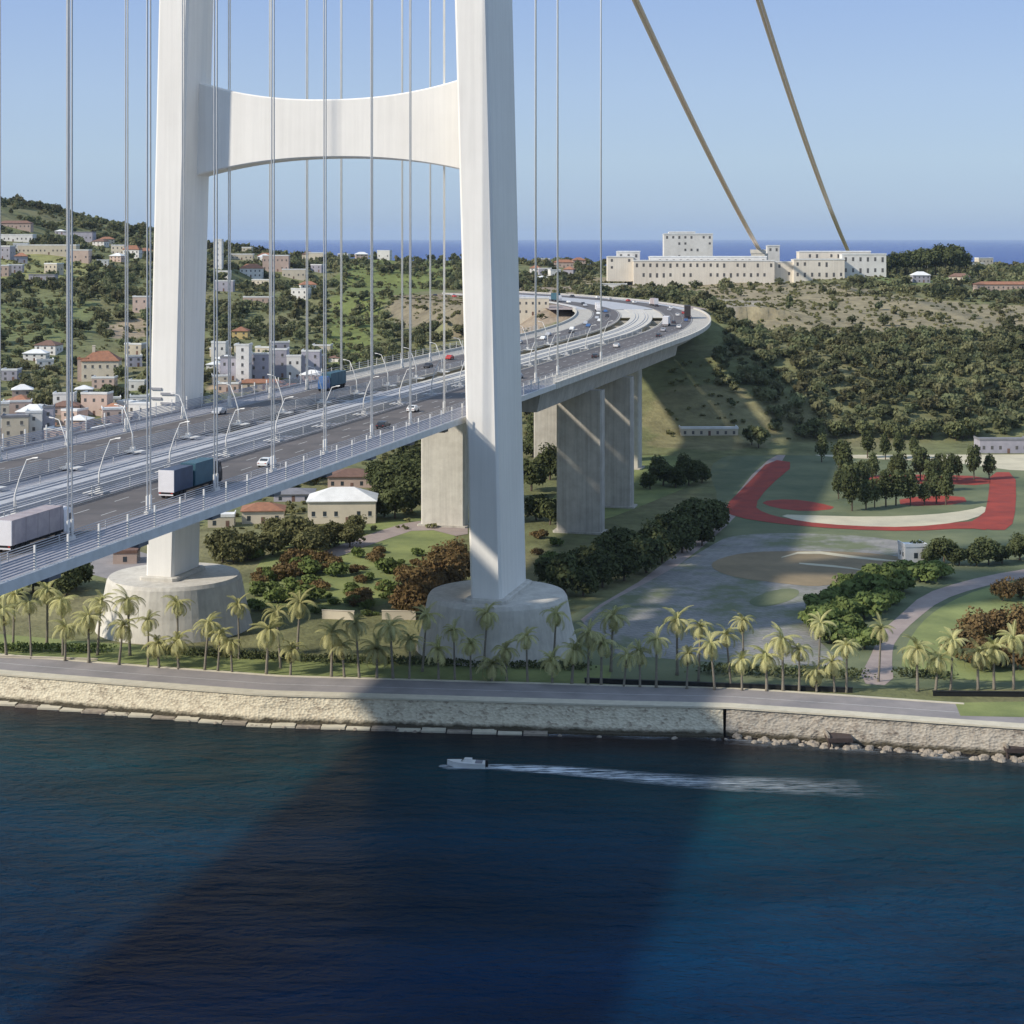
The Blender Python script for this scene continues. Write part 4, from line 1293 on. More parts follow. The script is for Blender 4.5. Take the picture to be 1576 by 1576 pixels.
def outlet(px, py, label):
    x, y = flat(px, py, 0.0)
    root = tag(empty('outlet_pier', (x, y, 0)), label, 'outlet pier')
    mb = MB(); mb.box(-2.3, 2.3, -1.2, 4.0, 1.2, 2.0); mb.build('slab', M['dark_stone'], root)
    for a in (-1.9, 1.5):
        mb = MB(); mb.tube([(a - .3, -.8, -1.0), (a, -.6, 1.25)], .33, 8); mb.build('leg', M['dark_stone'], root)
    mb = MB(); mb.box(-2.4, -2.0, -1.2, 4.0, 2.0, 2.5); mb.build('kerb', M['rock'], root)
outlet(1292, 1150, 'dark outlet pier on short legs below the quay, left of the other')
outlet(1566, 1166, 'dark outlet pier at the right edge of the rocks')

# ------------------------------------------------------------------ buildings
def house(px, py, wpx, hpx, wall, roof, label, depth=9.0, rz=0.0, hip=True, storeys=2, name='house', ncol=None, cat='house', y0=330, group=None, zflat=None, chimney=False):
    if zflat is not None:
        x, y = flat(px, py, zflat); z = zflat
    else:
        x, y, z = at(px, py, y0)
    mpp = y / F
    w_, h_ = wpx * mpp, hpx * mpp
    root = empty(name, (x, y + depth / 2, z), rz)
    tag(root, label, cat, group)
    hw, hd = w_ / 2, depth / 2
    eave = h_ * (0.68 if hip else 1.0)
    mb = MB(); mb.box(-hw, hw, -hd, hd, -6, eave); mb.build('wall', M[wall], root)
    if hip:
        o_ = 0.5
        ins = min(hw, hd) * 0.95
        mb = MB()
        vs = [(-hw - o_, -hd - o_, eave - .05), (hw + o_, -hd - o_, eave - .05), (hw + o_, hd + o_, eave - .05), (-hw - o_, hd + o_, eave - .05),
              (-hw - o_, -hd - o_, eave + .2), (hw + o_, -hd - o_, eave + .2), (hw + o_, hd + o_, eave + .2), (-hw - o_, hd + o_, eave + .2),
              (-hw + ins, 0, h_ + .3), (hw - ins, 0, h_ + .3)] if w_ >= depth * 0.9 else \
             [(-hw - o_, -hd - o_, eave - .05), (hw + o_, -hd - o_, eave - .05), (hw + o_, hd + o_, eave - .05), (-hw - o_, hd + o_, eave - .05),
              (-hw - o_, -hd - o_, eave + .2), (hw + o_, -hd - o_, eave + .2), (hw + o_, hd + o_, eave + .2), (-hw - o_, hd + o_, eave + .2),
              (0, -hd + ins, h_ + .3), (0, hd - ins, h_ + .3)]
        if w_ >= depth * 0.9:
            fs = [(3, 2, 1, 0), (0, 1, 5, 4), (1, 2, 6, 5), (2, 3, 7, 6), (3, 0, 4, 7), (4, 5, 9, 8), (6, 7, 8, 9), (5, 6, 9), (7, 4, 8)]
        else:
            fs = [(3, 2, 1, 0), (0, 1, 5, 4), (1, 2, 6, 5), (2, 3, 7, 6), (3, 0, 4, 7), (4, 5, 8), (6, 7, 9), (5, 6, 9, 8), (7, 4, 8, 9)]
        mb.add(vs, fs)
        rf = mb.build('roof', M[roof], root)
    else:
        mb = MB()
        mb.box(-hw - .15, hw + .15, -hd - .15, hd + .15, eave + .003, eave + .3)
        mb.box(-hw - .15, hw + .15, -hd - .15, -hd + .15, eave + .3, eave + .9)
        mb.box(-hw - .15, -hw + .15, -hd + .15, hd + .15, eave + .3, eave + .9)
        mb.box(hw - .15, hw + .15, -hd + .15, hd + .15, eave + .3, eave + .9)
        rf = mb.build('roof', M[roof], root)
    if chimney:
        mb = MB(); mb.box(-hw * .5, -hw * .5 + 1.4, -1, .4, eave - 1, h_ + 2.6); mb.box(-hw * .5 - .15, -hw * .5 + 1.55, -1.15, .55, h_ + 2.6, h_ + 2.9); mb.build('chimney', M[wall], rf)
    gl = 'glass' if y < 620 else 'far_sky_glass'
    nc = ncol or max(1, int(w_ / 3.4))
    for st in range(storeys):
        zz = eave * (st + 0.45) / storeys
        wh = min(1.5, eave / storeys * 0.5)
        for k in range(nc):
            xx = -hw + w_ * (k + .5) / nc
            if st == 0 and k == nc // 2 and nc > 1:
                mb = MB(); mb.box(xx - .55, xx + .55, -hd - .05, -hd, 0, min(2.1, eave / storeys * .8)); mb.build('door', M['tile_brown'], root)
                continue
            mb = MB(); mb.box(xx - .55, xx + .55, -hd - .04, -hd, zz - wh / 2, zz + wh / 2)
            wn = mb.build('window', M[gl], root)
            if hpx > 34 and y < 900:
                mb = MB(); mb.box(xx - .7, xx + .7, -hd - .14, -hd - .0, zz - wh / 2 - .14, zz - wh / 2 - .01); mb.build('sill', M['white_metal'], wn)
    for k in range(2):
        yy = -hd * .4 + k * hd * .8
        mb = MB(); mb.box(hw, hw + .04, yy - .5, yy + .5, eave * .5 - .6, eave * .5 + .6); mb.build('window', M[gl], root)
        mb = MB(); mb.box(-hw - .04, -hw, yy - .5, yy + .5, eave * .5 - .6, eave * .5 + .6); mb.build('window', M[gl], root)
    FOOT.append((x, y + depth / 2, max(w_, depth) / 2 + 3))
    return root
FOOT = []
# the town on the left, from near to far
house(18, 690, 40, 46, 'plaster', 'roof_grey', 'cream flat-roofed town house at the left edge beyond the deck', 12, 0.2, False, 3)
house(48, 684, 24, 48, 'plaster_white', 'roof_white', 'narrow white three-storey house between the cream and the blue-grey houses', 10, 0.2, False, 3)
house(70, 680, 16, 50, 'plaster_grey', 'roof_grey', 'narrow blue-grey block right of the white town house', 10, 0.2, False, 3)
house(20, 712, 60, 18, 'plaster_pink', 'roof_white', 'low pink shed at the left edge just behind the bridge railing', 8, 0.1, False, 1)
house(172, 676, 72, 20, 'plaster_white', 'roof_white', 'long low shed with a bright white roof left of the left leg', 12, 0.15, True, 1)
house(98, 640, 40, 20, 'plaster_pink', 'tile_brown', 'pinkish low house among trees above the white shed', 9, 0.1, True, 1)
house(152, 586, 56, 44, 'plaster', 'tile', 'large cream villa with orange roof and chimney left of the left leg', 12, 0.1, True, 2, chimney=True)
house(126, 588, 16, 34, 'plaster_pink', 'tile', 'slim orange annex touching the left side of the large villa', 8, 0.1, False, 2)
house(216, 482, 24, 24, 'plaster_pink', 'roof_white', 'small pink house on a bare bank beside the left leg', 9, 0, False, 2)
house(210, 602, 24, 14, 'plaster_white', 'roof_white', 'little white hut tucked against the left side of the left leg', 7, 0, False, 1)
house(20, 372, 60, 10, 'plaster_white', 'roof_white', 'long white shed highest on the left hill', 12, 0, False, 1)
house(72, 392, 90, 14, 'plaster', 'roof_white', 'long cream shed on the left hill below the white one', 12, 0, False, 1)
house(120, 404, 32, 18, 'plaster_pink', 'roof_white', 'pinkish block at the right end of the cream hill shed', 12, 0, False, 1)
house(120, 372, 44, 14, 'plaster_grey', 'roof_grey', 'dark blue-grey warehouse on the left hill', 14, 0, False, 1)
house(64, 432, 40, 8, 'plaster_grey', 'roof_grey', 'low dark shed standing in the yellow field', 9, 0, False, 1)
house(22, 352, 50, 12, 'plaster_pink', 'tile_brown', 'brown-roofed farmhouse just under the left hill crest', 9, 0, True, 1)
house(336, 560, 22, 32, 'plaster_white', 'roof_white', 'white cube house touching the right edge of the left leg', 10, 0, False, 2)
house(373, 590, 20, 58, 'plaster_white', 'roof_white', 'tall narrow white block right of the left leg', 9, 0, False, 5)
house(352, 586, 26, 34, 'plaster_grey', 'roof_grey', 'lilac-grey house behind the tall narrow white block, on its left', 9, 0, False, 2)
house(398, 586, 30, 40, 'plaster_grey', 'roof_white', 'lilac-grey house right beside the tall narrow white block', 10, 0, False, 3)
house(428, 582, 26, 42, 'plaster_grey', 'roof_white', 'lilac-grey house with pale roof, second right of the tall block', 10, 0, False, 3)
house(452, 584, 22, 34, 'plaster_white', 'roof_white', 'whitish house third right of the tall narrow block', 10, 0, False, 2)
house(478, 582, 28, 40, 'plaster_grey', 'roof_white', 'grey house with white roof at the right end of the village row', 10, 0, False, 3)
house(400, 600, 70, 14, 'plaster', 'tile', 'low beige house with tiled roof in front of the village row', 8, 0, True, 1)
house(350, 604, 34, 12, 'plaster_pink', 'roof_white', 'low pink house beside the left leg in front of the village row', 8, 0, False, 1)
house(455, 602, 46, 10, 'plaster_pink', 'tile', 'low pink house right in front of the village row', 8, 0, True, 1)
house(369, 522, 24, 18, 'plaster_yellow', 'tile', 'yellow house with orange roof above the village row', 9, 0, True, 2)
house(335, 414, 12, 44, 'plaster_white', 'roof_white', 'slim white tower block touching the left leg near the skyline', 9, 0, False, 5, name='tower_block', cat='building')
house(386, 428, 34, 20, 'plaster_white', 'tile', 'white house with red roof, left in the upper hamlet', 10, 0, True, 2)
house(424, 418, 40, 24, 'plaster_pink', 'roof_white', 'pink flat-roofed house in the middle of the upper hamlet', 10, 0, False, 2)
house(452, 430, 36, 14, 'plaster', 'roof_white', 'long cream house at the right of the upper hamlet', 10, 0, False, 1)
house(408, 402, 24, 12, 'plaster', 'tile', 'small cream house at the back of the upper hamlet', 9, 0, True, 1)
house(372, 400, 34, 8, 'plaster', 'roof_white', 'low cream house left behind the upper hamlet', 9, 0, False, 1)
house(486, 404, 22, 14, 'plaster', 'roof_white', 'small cream house right of the upper hamlet', 9, 0, False, 1)
house(396, 466, 44, 8, 'plaster_pink', 'roof_white', 'low pink roof in the dark trees below the upper hamlet', 9, 0, False, 1)
house(545, 386, 20, 8, 'plaster_white', 'roof_white', 'small white house on the skyline, left of the three there', 9, 0, False, 1)
house(588, 388, 26, 8, 'plaster', 'roof_white', 'small cream house on the skyline, middle of the three there', 9, 0, False, 1)
house(652, 394, 40, 14, 'plaster_white', 'roof_white', 'white block on the skyline just left of the right leg', 10, 0, False, 2)
house(678, 398, 16, 14, 'plaster', 'roof_white', 'small cream house by the skyline block near the right leg', 9, 0, False, 1)
house(820, 486, 50, 26, 'plaster', 'roof_white', 'cream building beside the toll plaza right of the right leg', 10, 0, False, 2)
house(945, 446, 40, 8, 'plaster_white', 'roof_white', 'low white shed beyond the bend of the motorway', 8, 0, False, 1)
house(868, 412, 30, 12, 'plaster_pink', 'tile', 'small pink house with red roof between two right-hand hangers', 9, 0, True, 1)
_rt = random.Random(5)
def cluster(x0, x1, y0, y1, n, wr, label, group, y0m=330):
    k = tries = 0
    while k < n and tries < 400:
        tries += 1
        px, py = _rt.uniform(x0, x1), _rt.uniform(y0, y1)
        x, y, z = at(px, py, y0m)
        if any((x - a) ** 2 + (y + 4.5 - b_) ** 2 < (c + 4) ** 2 for a, b_, c in FOOT): continue
        w_ = _rt.uniform(*wr) * F / y
        hip = _rt.random() < .45
        house(px, py, w_, _rt.uniform(.45, .8) * w_, _rt.choice(['plaster', 'plaster_white', 'plaster_white', 'plaster_pink', 'plaster_grey']), 'tile' if hip and _rt.random() < .35 else ('tile_brown' if hip and _rt.random() < .4 else 'roof_white'), label,
              _rt.uniform(7, 10), _rt.uniform(-.4, .4), hip, 2 if w_ > 20 or _rt.random() < .5 else 1, group=group)
        k += 1
cluster(-20, 225, 628, 690, 26, (6, 12), 'small pale house in the crowded town behind the deck at far left', 'houses of the town at far left', 560)
cluster(5, 225, 530, 628, 10, (7, 12), 'small pale house among the trees left of the left leg', 'scattered houses left of the left leg', 560)
cluster(0, 225, 356, 430, 14, (8, 18), 'small pale house high on the left hill', 'houses on the left hill', 560)
cluster(330, 520, 545, 606, 16, (6, 11), 'small pale house in the village seen between the tower legs', 'houses of the village between the legs', 560)
cluster(335, 500, 385, 470, 12, (8, 15), 'small pale house of the upper hamlet between the tower legs', 'houses of the upper hamlet', 560)
cluster(520, 700, 384, 400, 8, (8, 16), 'small pale house near the skyline between the legs', 'houses near the skyline', 560)
cluster(806, 900, 404, 440, 8, (8, 13), 'small pale house right of the right leg below the skyline', 'houses right of the right leg', 560)
cluster(1380, 1576, 404, 440, 6, (9, 18), 'small pale house on the right hill near the skyline', 'houses on the right hill', 560)
# under the bridge
house(402, 806, 64, 28, 'plaster', 'tile', 'cream house with bright orange roof below the bridge deck', 10, 0.1, True, 1, zflat=5)
house(338, 812, 40, 16, 'plaster', 'roof_white', 'small cream house beside the left leg under the deck', 8, 0.1, False, 1, zflat=5)
house(524, 806, 104, 50, 'plaster', 'roof_white', 'big house with bright white roof below the bridge deck', 15, 0.05, True, 1, zflat=5)
house(540, 752, 74, 26, 'plaster_pink', 'tile_brown', 'house with brown roof behind the white-roofed house', 14, 0.05, True, 1, zflat=5)
house(450, 772, 60, 16, 'plaster_grey', 'roof_grey', 'grey shed left behind the white-roofed house', 12, 0.05, True, 1, zflat=5)
house(190, 868, 36, 16, 'plaster_pink', 'tile_brown', 'reddish low hut at the left tower pedestal', 8, 0.1, False, 1, zflat=5)
house(1408, 866, 34, 24, 'plaster_white', 'roof_white', 'white cube pavilion at the right end of the plaza', 6, 0.1, False, 1, name='pavilion', cat='pavilion', zflat=5)
# right side
house(1548, 446, 90, 12, 'plaster_pink', 'tile', 'long low house with red roof on the right hill', 10, 0, True, 1)
house(1556, 412, 24, 10, 'plaster_white', 'roof_white', 'tiny white house on the skyline at far right', 9, 0, False, 1)
house(1546, 698, 76, 20, 'plaster_grey', 'roof_grey', 'grey low building at the foot of the right slope', 9, 0, False, 1, zflat=5)
house(1092, 672, 88, 10, 'plaster', 'roof_white', 'long cream shed at the edge of the terraced field', 8, 0, False, 1)

# the big hospital-like complex on the hill
def complex_block(x0, x1, base_y, top_y, yd, depth, m, rows, roofm, parent, setback=0.0):
    y = yd + setback
    mpp = y / F
    xa, xb = (x0 - 788) * mpp, (x1 - 788) * mpp
    zb, zt = HC - (base_y - HY) * mpp, HC - (top_y - HY) * mpp
    mb = MB(); mb.box(xa, xb, y, y + depth, zb - 8, zt)
    wg = mb.build('wing', M[m], parent)
    mb = MB(); mb.box(xa - .3, xb + .3, y - .3, y + depth + .3, zt + .003, zt + .5)
    mb.box(xa - .3, xb + .3, y - .3, y, zt + .5, zt + 1.1)
    mb.build('roof', M[roofm], wg)
    nc = max(2, int((xb - xa) / 5.5))
    for r_ in range(rows):
        zz = zb + (zt - zb) * (r_ + .55) / rows
        for k in range(nc):
            if random.random() < (0.12 if parent is hosp else 0.45): continue
            xx = xa + (xb - xa) * (k + .5) / nc
            hh = (zt - zb) / rows * 0.22
            if COUNT[0] < 99:
                mb = MB(); mb.box(xx - .9, xx + .9, y - .06, y, zz - hh * random.uniform(.5, 1.1), zz + hh); mb.build('window', M['far_sky_glass'], wg)
                COUNT[0] += 1
COUNT = [0]
hosp = tag(empty('hospital', (0, 0, 0)), 'long cream hospital complex of stepped flat-roofed wings on the hilltop', 'building')
YH = 1400
for a in ((935, 975, 418, 396, 0, 14, 'complex'), (950, 985, 416, 388, 14.2, 12, 'plaster_white'), (975, 1192, 432, 402, -6, 12, 'complex'), (1000, 1180, 410, 396, 8, 14, 'plaster_white'),
          (1192, 1222, 428, 404, 0, 10, 'complex'), (1222, 1300, 432, 400, -8, 14, 'complex'), (1296, 1364, 426, 392, 0, 12, 'plaster_white'), (1230, 1340, 402, 388, 14.5, 14, 'complex')):
    complex_block(a[0], a[1], a[2], a[3], YH, a[5], a[6], 2 if a[2] - a[3] > 20 else 1, 'roof_white', hosp, a[4])
FOOT.append((0.0, 0.0, 0))
blk = tag(empty('apartment_block', (0, 0, 0)), 'bright white apartment block rising behind the long cream complex', 'building')
COUNT[0] = 0
complex_block(1022, 1097, 400, 361, 1530, 14, 'plaster_white', 4, 'roof_white', blk)
complex_block(1030, 1070, 372, 358, 1530, 10, 'plaster_white', 1, 'roof_white', blk, 2)
blk2 = tag(empty('white_hut', (0, 0, 0)), 'tiny white hut between the two cable anchorages behind the complex', 'hut')
complex_block(1181, 1200, 392, 379, 1500, 8, 'plaster_white', 1, 'roof_white', blk2)

# ------------------------------------------------------------------ foliage
def crown_arrays(nleaf, size, lobes, shape, seed, hollow=0.35, upbias=0.15, taper=0.0):
    """leaf clumps round several lobes; returns verts (n*4,3), colours (n) """
    g = np.random.default_rng(seed)
    rx, ry, rz = shape
    lc = g.normal(size=(lobes, 3)); lc /= np.linalg.norm(lc, axis=1)[:, None]
    lc *= g.uniform(0.25, 0.72, (lobes, 1)); lc[:, 2] = lc[:, 2] * 0.8 + upbias
    lr = g.uniform(0.32, 0.55, lobes)
    lt = g.uniform(0, 1, lobes)
    k = g.integers(0, lobes, nleaf)
    d = g.normal(size=(nleaf, 3)); d /= np.linalg.norm(d, axis=1)[:, None]
    rr = g.uniform(hollow, 1.0, nleaf) ** 0.4 * g.uniform(0.85, 1.12, nleaf)
    p = lc[k] + d * (lr[k] * rr)[:, None]
    if taper:
        s_ = np.clip(1 - taper * (p[:, 2] * 0.5 + 0.5), 0.12, 1.3)[:, None]
        p[:, :2] *= s_
    p = p * np.array([rx, ry, rz])
    nrm = d + g.normal(size=(nleaf, 3)) * 0.55
    nrm[:, 2] += 0.25
    nrm /= np.linalg.norm(nrm, axis=1)[:, None]
    a = np.cross(nrm, g.normal(size=(nleaf, 3))); a /= np.linalg.norm(a, axis=1)[:, None]
    b_ = np.cross(nrm, a)
    sz = size * g.uniform(0.55, 1.25, nleaf)[:, None]
    asp = g.uniform(0.6, 1.0, nleaf)[:, None]
    q = np.stack([p - a * sz * .5 - b_ * sz * .5 * asp, p + a * sz * .62 - b_ * sz * .3 * asp, p + a * sz * .4 + b_ * sz * .55 * asp, p - a * sz * .5 + b_ * sz * .4 * asp], 1)
    colr = np.clip(0.55 * lt[k] + 0.45 * g.uniform(0, 1, nleaf), 0, 1)
    return q, colr

def quads_mesh(name, q, c1, c2, m, c3=None):
    n = len(q)
    me = bpy.data.meshes.new(name)
    me.vertices.add(n * 4); me.vertices.foreach_set('co', q.reshape(-1).astype(np.float32))
    me.loops.add(n * 4); me.loops.foreach_set('vertex_index', np.arange(n * 4, dtype=np.int32))
    me.polygons.add(n); me.polygons.foreach_set('loop_start', np.arange(0, n * 4, 4, dtype=np.int32))
    me.update(calc_edges=True)
    att = me.color_attributes.new('Col', 'FLOAT_COLOR', 'POINT')
    c = np.ones((n * 4, 4), np.float32)
    c[:, 0] = np.repeat(c1, 4); c[:, 1] = np.repeat(c2, 4)
    c[:, 2] = np.repeat(c3 if c3 is not None else np.full(n, .58), 4)
    att.data.foreach_set('color', c.ravel())
    me.materials.append(m)
    return me

def obj_of(name, me, parent=None):
    o = bpy.data.objects.new(name, me); col.objects.link(o)
    if parent: o.parent = parent
    return o

def trunk_mb(h, r, limbs=4, seed=0, spread=0.5, splay=1.0):
    rd = random.Random(seed)
    mb = MB()
    b_ = h * 0.45
    mb.tube([(0, 0, -.5), (0.05 * h * rd.uniform(-1, 1) * .3, 0, b_ * .6), (0.03 * h * rd.uniform(-1, 1), 0.02 * h, b_), (0, 0, h * .8)], [r, r * .8, r * .6, r * .15], 7)
    for k in range(limbs):
        th = 2 * math.pi * (k + rd.random() * .5) / limbs
        l = h * spread * rd.uniform(.7, 1.1) * .5
        mb.tube([(0, 0, b_ * rd.uniform(.7, 1.1)), (l * .5 * math.cos(th), l * .5 * math.sin(th), b_ + h * .15), (l * math.cos(th) * splay, l * math.sin(th) * splay, b_ + h * .33)], [r * .5, r * .3, r * .08], 5)
    return mb

PROTO = {}
def proto(kind, i, leaf, nleaf, size, lobes, shape, h, tr, hollow=.35, taper=0.0, cz=None, name='tree'):
    """one tree of a kind: crown about 1 unit = 1 m; base at the ground"""
    root = empty(name)
    mb = trunk_mb(h, tr, 5, i * 7 + 3)
    t_ = mb.build('trunk', M['bark'], root)
    q, c = crown_arrays(nleaf, size, lobes, shape, 100 + i * 13 + len(PROTO) * 5, hollow, taper=taper)
    q = q + np.array([0, 0, cz if cz is not None else h - shape[2] * 0.8])
    me = quads_mesh(kind + '_crown', q, c, np.full(len(c), .5), L_[leaf])
    obj_of('crown', me, root)
    reg(root)
    PROTO.setdefault(kind, []).append([root, False])
for i in range(3):
    proto('round', i, 'dark', 1900, 0.72, 26, (4.7, 4.7, 4.5), 9.0, .32, cz=4.3)
    proto('bushy', i, 'olive', 1500, 0.66, 22, (4.5, 4.5, 3.6), 6.8, .25, cz=3.3)
    proto('hill', i, 'green', 420, 1.15, 14, (4.4, 4.4, 3.6), 7.6, .28)
for i in range(2):
    proto('rusty', i, 'rust', 1500, 0.62, 22, (4.3, 4.3, 3.8), 7.2, .25, cz=3.5)
    proto('greenbush', i, 'bright', 700, 0.5, 14, (2.6, 2.6, 1.5), 2.6, .12, name='shrub')
    proto('rustbush', i, 'rust', 700, 0.5, 14, (2.6, 2.6, 1.4), 2.4, .12, name='shrub')
    proto('parktree', i, 'dark', 1300, 0.6, 24, (2.9, 2.9, 4.6), 9.6, .24, cz=5.2)
    proto('pine', i, 'dark', 2600, 1.25, 34, (8.0, 8.0, 7.6), 17, .5, cz=9.0)
USEDN = {}
def plant(kind, x, y, z, sc, label, cat, group=None, sz=None, name=None):
    lst = PROTO[kind]
    k = USEDN.get(kind, 0); USEDN[kind] = k + 1
    ent = lst[k % len(lst)]
    if not ent[1]:
        o = ent[0]; ent[1] = True
    else:
        o = copy_tree(ent[0])
    o.location = (x, y, z)
    o.rotation_euler = (0, 0, random.uniform(0, 6.28))
    s_ = sc * random.uniform(.92, 1.08)
    o.scale = (s_ * random.uniform(.92, 1.1), s_ * random.uniform(.92, 1.1), (sz or sc) * random.uniform(.92, 1.08))
    tag(o, label, cat, group)
    return o

def row(kind, pts, sc, label, cat, group, flatz=5.0, ordinal=True, szm=None):
    pts = sorted(pts)
    rr_ = random.Random(len(pts) * 7 + len(label))
    for i, p in enumerate(pts):
        jt = 9 if 'bush' in kind else 3
        x, y = flat(p[0] + rr_.uniform(-jt, jt), p[1] + rr_.uniform(-jt, jt) * .6, flatz) if flatz is not None else at(p[0], p[1])[:2]
        z = H1(x, y)
        s_ = sc * (p[2] if len(p) > 2 else 1.0) * (rr_.uniform(.55, 1.45) if ('bush' in kind and len(p) < 3) else rr_.uniform(.82, 1.15))
        lab = (label % nth(i)) if '%s' in label else label
        plant(kind, x, y, z - .2, s_, lab, cat, group, sz=s_ * (szm or 1))

# dark tree belt right of the tower, in the deck's shadow
belt = [(850, 905, .9), (872, 915, 1), (900, 918, 1.1), (892, 885, 1.1), (930, 905, 1.15), (925, 880, 1.1), (960, 895, 1.15), (962, 868, 1.1), (992, 880, 1.2), (1000, 855, 1.1),
        (1022, 868, 1.2), (1030, 842, 1.1), (1050, 852, 1.2), (1062, 830, 1.15), (1080, 840, 1.1), (1095, 822, 1.1), (1108, 812, .9), (870, 885, .9), (942, 860, .9)]
row('round', belt, 1.0, 'dense dark round tree in the belt right of the right pedestal, %s from the left', 'tree', 'dark tree belt beside the plaza')
row('round', [(1000, 752, .9), (1020, 748, 1), (1042, 750, 1.1), (1062, 746, 1.1), (1082, 742, 1.0), (1010, 735, .9), (1050, 732, .9), (1072, 730, .8)], .95,
    'dark round tree in the clump right of the viaduct piers, %s from the left', 'tree', 'clump right of the piers')
row('round', [(590, 795, 1), (610, 798, 1.2), (632, 790, 1.3), (600, 770, 1.4), (628, 760, 1.6), (645, 775, 1.4), (612, 745, 1.5), (640, 735, 1.5), (585, 760, 1.1), (655, 715, 1.5), (628, 718, 1.4)], 1.0,
    'tall dark tree in the grove left of the pale pier, %s from the left', 'tree', 'grove left of the pale pier')
row('round', [(822, 800, 1), (845, 806, 1), (820, 755, 1.2), (846, 740, 1.3), (818, 705, 1.4), (842, 700, 1.4), (830, 680, 1.4)], 1.0,
    'dark tree between the right leg and the big pier, %s from the left', 'tree', 'trees between leg and pier')
row('bushy', [(335, 860, 1.2), (355, 862, 1.2), (372, 858, 1.2), (392, 855, 1.3), (412, 858, 1.2), (430, 850, 1.3), (452, 848, 1.3), (474, 850, 1.2), (492, 843, 1.2), (515, 838, 1.1), (532, 838, 1), (422, 835, 1.1), (465, 830, 1.1),
              (345, 842, 1.0), (545, 825, .9)], 1.0, 'olive-green bushy tree in the row right of the left leg, %s from the left', 'tree', 'bushy trees in front of the houses')
row('rusty', [(628, 945, 1.0), (648, 950, 1.1), (668, 935, 1.1), (690, 920, 1.2), (705, 900, 1.2), (640, 915, 1.1), (662, 900, 1.2), (684, 885, 1.2), (704, 870, 1.1), (625, 925, .8)], 1.0,
    'rust-brown tree in the thicket left of the right leg, %s from the left', 'tree', 'rusty thicket by the right leg')
row('rustbush', [(400, 900), (440, 905), (432, 870), (455, 885), (500, 905), (545, 880), (520, 870), (580, 870), (470, 925), (600, 905), (560, 915), (410, 880), (822, 850), (832, 828)], .95,
    'low reddish shrub in the garden between the pedestals, %s from the left', 'shrub', 'reddish shrubs in the garden')
row('greenbush', [(390, 915), (420, 890), (470, 900), (485, 880), (520, 890), (540, 905), (570, 895), (600, 885), (620, 870), (430, 925), (510, 925), (560, 935), (590, 920), (640, 860), (535, 930), (460, 940), (848, 860), (860, 842), (395, 940), (610, 940)], 1.0,
    'low bright green shrub in the garden between the pedestals, %s from the left', 'shrub', 'green shrubs in the garden')
row('round', [(20, 915, 1.1), (50, 912, 1.1), (80, 905, 1.1), (100, 915, 1), (118, 905, .9), (-10, 925, 1), (-40, 930, 1.1)], 1.0,
    'dark tree below the near deck edge at far left, %s from the left', 'tree', 'trees below the near deck edge')
row('round', [(1410, 862, .9), (1430, 868, 1), (1452, 870, 1), (1475, 872, 1.05), (1500, 870, 1.1), (1522, 868, 1.1), (1545, 866, 1.1), (1568, 864, 1.1), (1590, 862, 1)], .72,
    'dark tree in the short line right of the white pavilion, %s from the left', 'tree', 'tree line right of the pavilion')
row('greenbush', [(1250, 960, 1.2), (1268, 975, 1.5), (1290, 960, 1.6), (1312, 975, 1.6), (1270, 940, 1.5), (1300, 935, 1.6), (1330, 955, 1.7), (1325, 925, 1.6), (1350, 935, 1.6), (1360, 910, 1.6), (1385, 915, 1.5),
                  (1400, 895, 1.5), (1380, 895, 1.4), (1425, 895, 1.3), (1345, 905, 1.3), (1255, 945, 1.3), (1300, 990, 1.4), (1325, 995, 1.3), (1280, 995, 1.2), (1310, 915, 1.4), (1440, 885, 1.2), (1375, 930, 1.2)], 1.25,
    'green bush filling the bed between plaza and pink path, %s from the left', 'shrub', 'bushes between plaza and pink path')
row('rusty', [(1490, 1020, 1), (1515, 1030, 1.1), (1540, 1025, 1.1), (1565, 1030, 1.2), (1500, 990, 1.1), (1530, 985, 1.2), (1560, 985, 1.2), (1590, 1000, 1.2), (1545, 925, .8), (1570, 920, .9)], .95,
    'brown-green tree on the lawn at the right edge, %s from the left', 'tree', 'brown trees on the right lawn')
row('parktree', [(1262, 712), (1290, 722), (1335, 705), (1360, 708), (1382, 706), (1408, 705), (1298, 752), (1310, 765), (1290, 770, .9), (1312, 788, 1.2), (1330, 785, 1.1), (1345, 782), (1362, 780), (1380, 778), (1400, 780, .9),
                 (1420, 778, .9), (1440, 776), (1458, 778), (1372, 738), (1390, 742), (1418, 740), (1445, 742), (1475, 738), (1500, 738), (1522, 736), (1462, 745, .9), (1344, 745, .9), (1330, 760, 1), (1300, 735, 1.1),
                 (1400, 758, .9), (1436, 758, .9)], 1.12, 'upright dark tree planted on the red oval of the park, %s from the left', 'tree', 'park trees on the red oval', szm=1.1)
_rs = random.Random(31)
def loose(n, kind, label, group):
    pts = []
    while len(pts) < n:
        px, py = _rs.uniform(385, 640), _rs.uniform(850, 945)
        if py > 945 - (px - 385) * .02 and px > 600: continue
        if _rs.random() < .5 * (1 + math.sin(px / 31.0) * math.cos(py / 13.0)): pts.append((px, py, _rs.uniform(.35, 1.5)))
    row(kind, pts, 1.0, label, 'shrub', group)
loose(26, 'greenbush', 'green shrub growing loosely in the garden thicket between the pedestals, %s from the left', 'loose green shrubs in the garden')
loose(20, 'rustbush', 'rust-brown shrub growing loosely in the garden thicket between the pedestals, %s from the left', 'loose rusty shrubs in the garden')
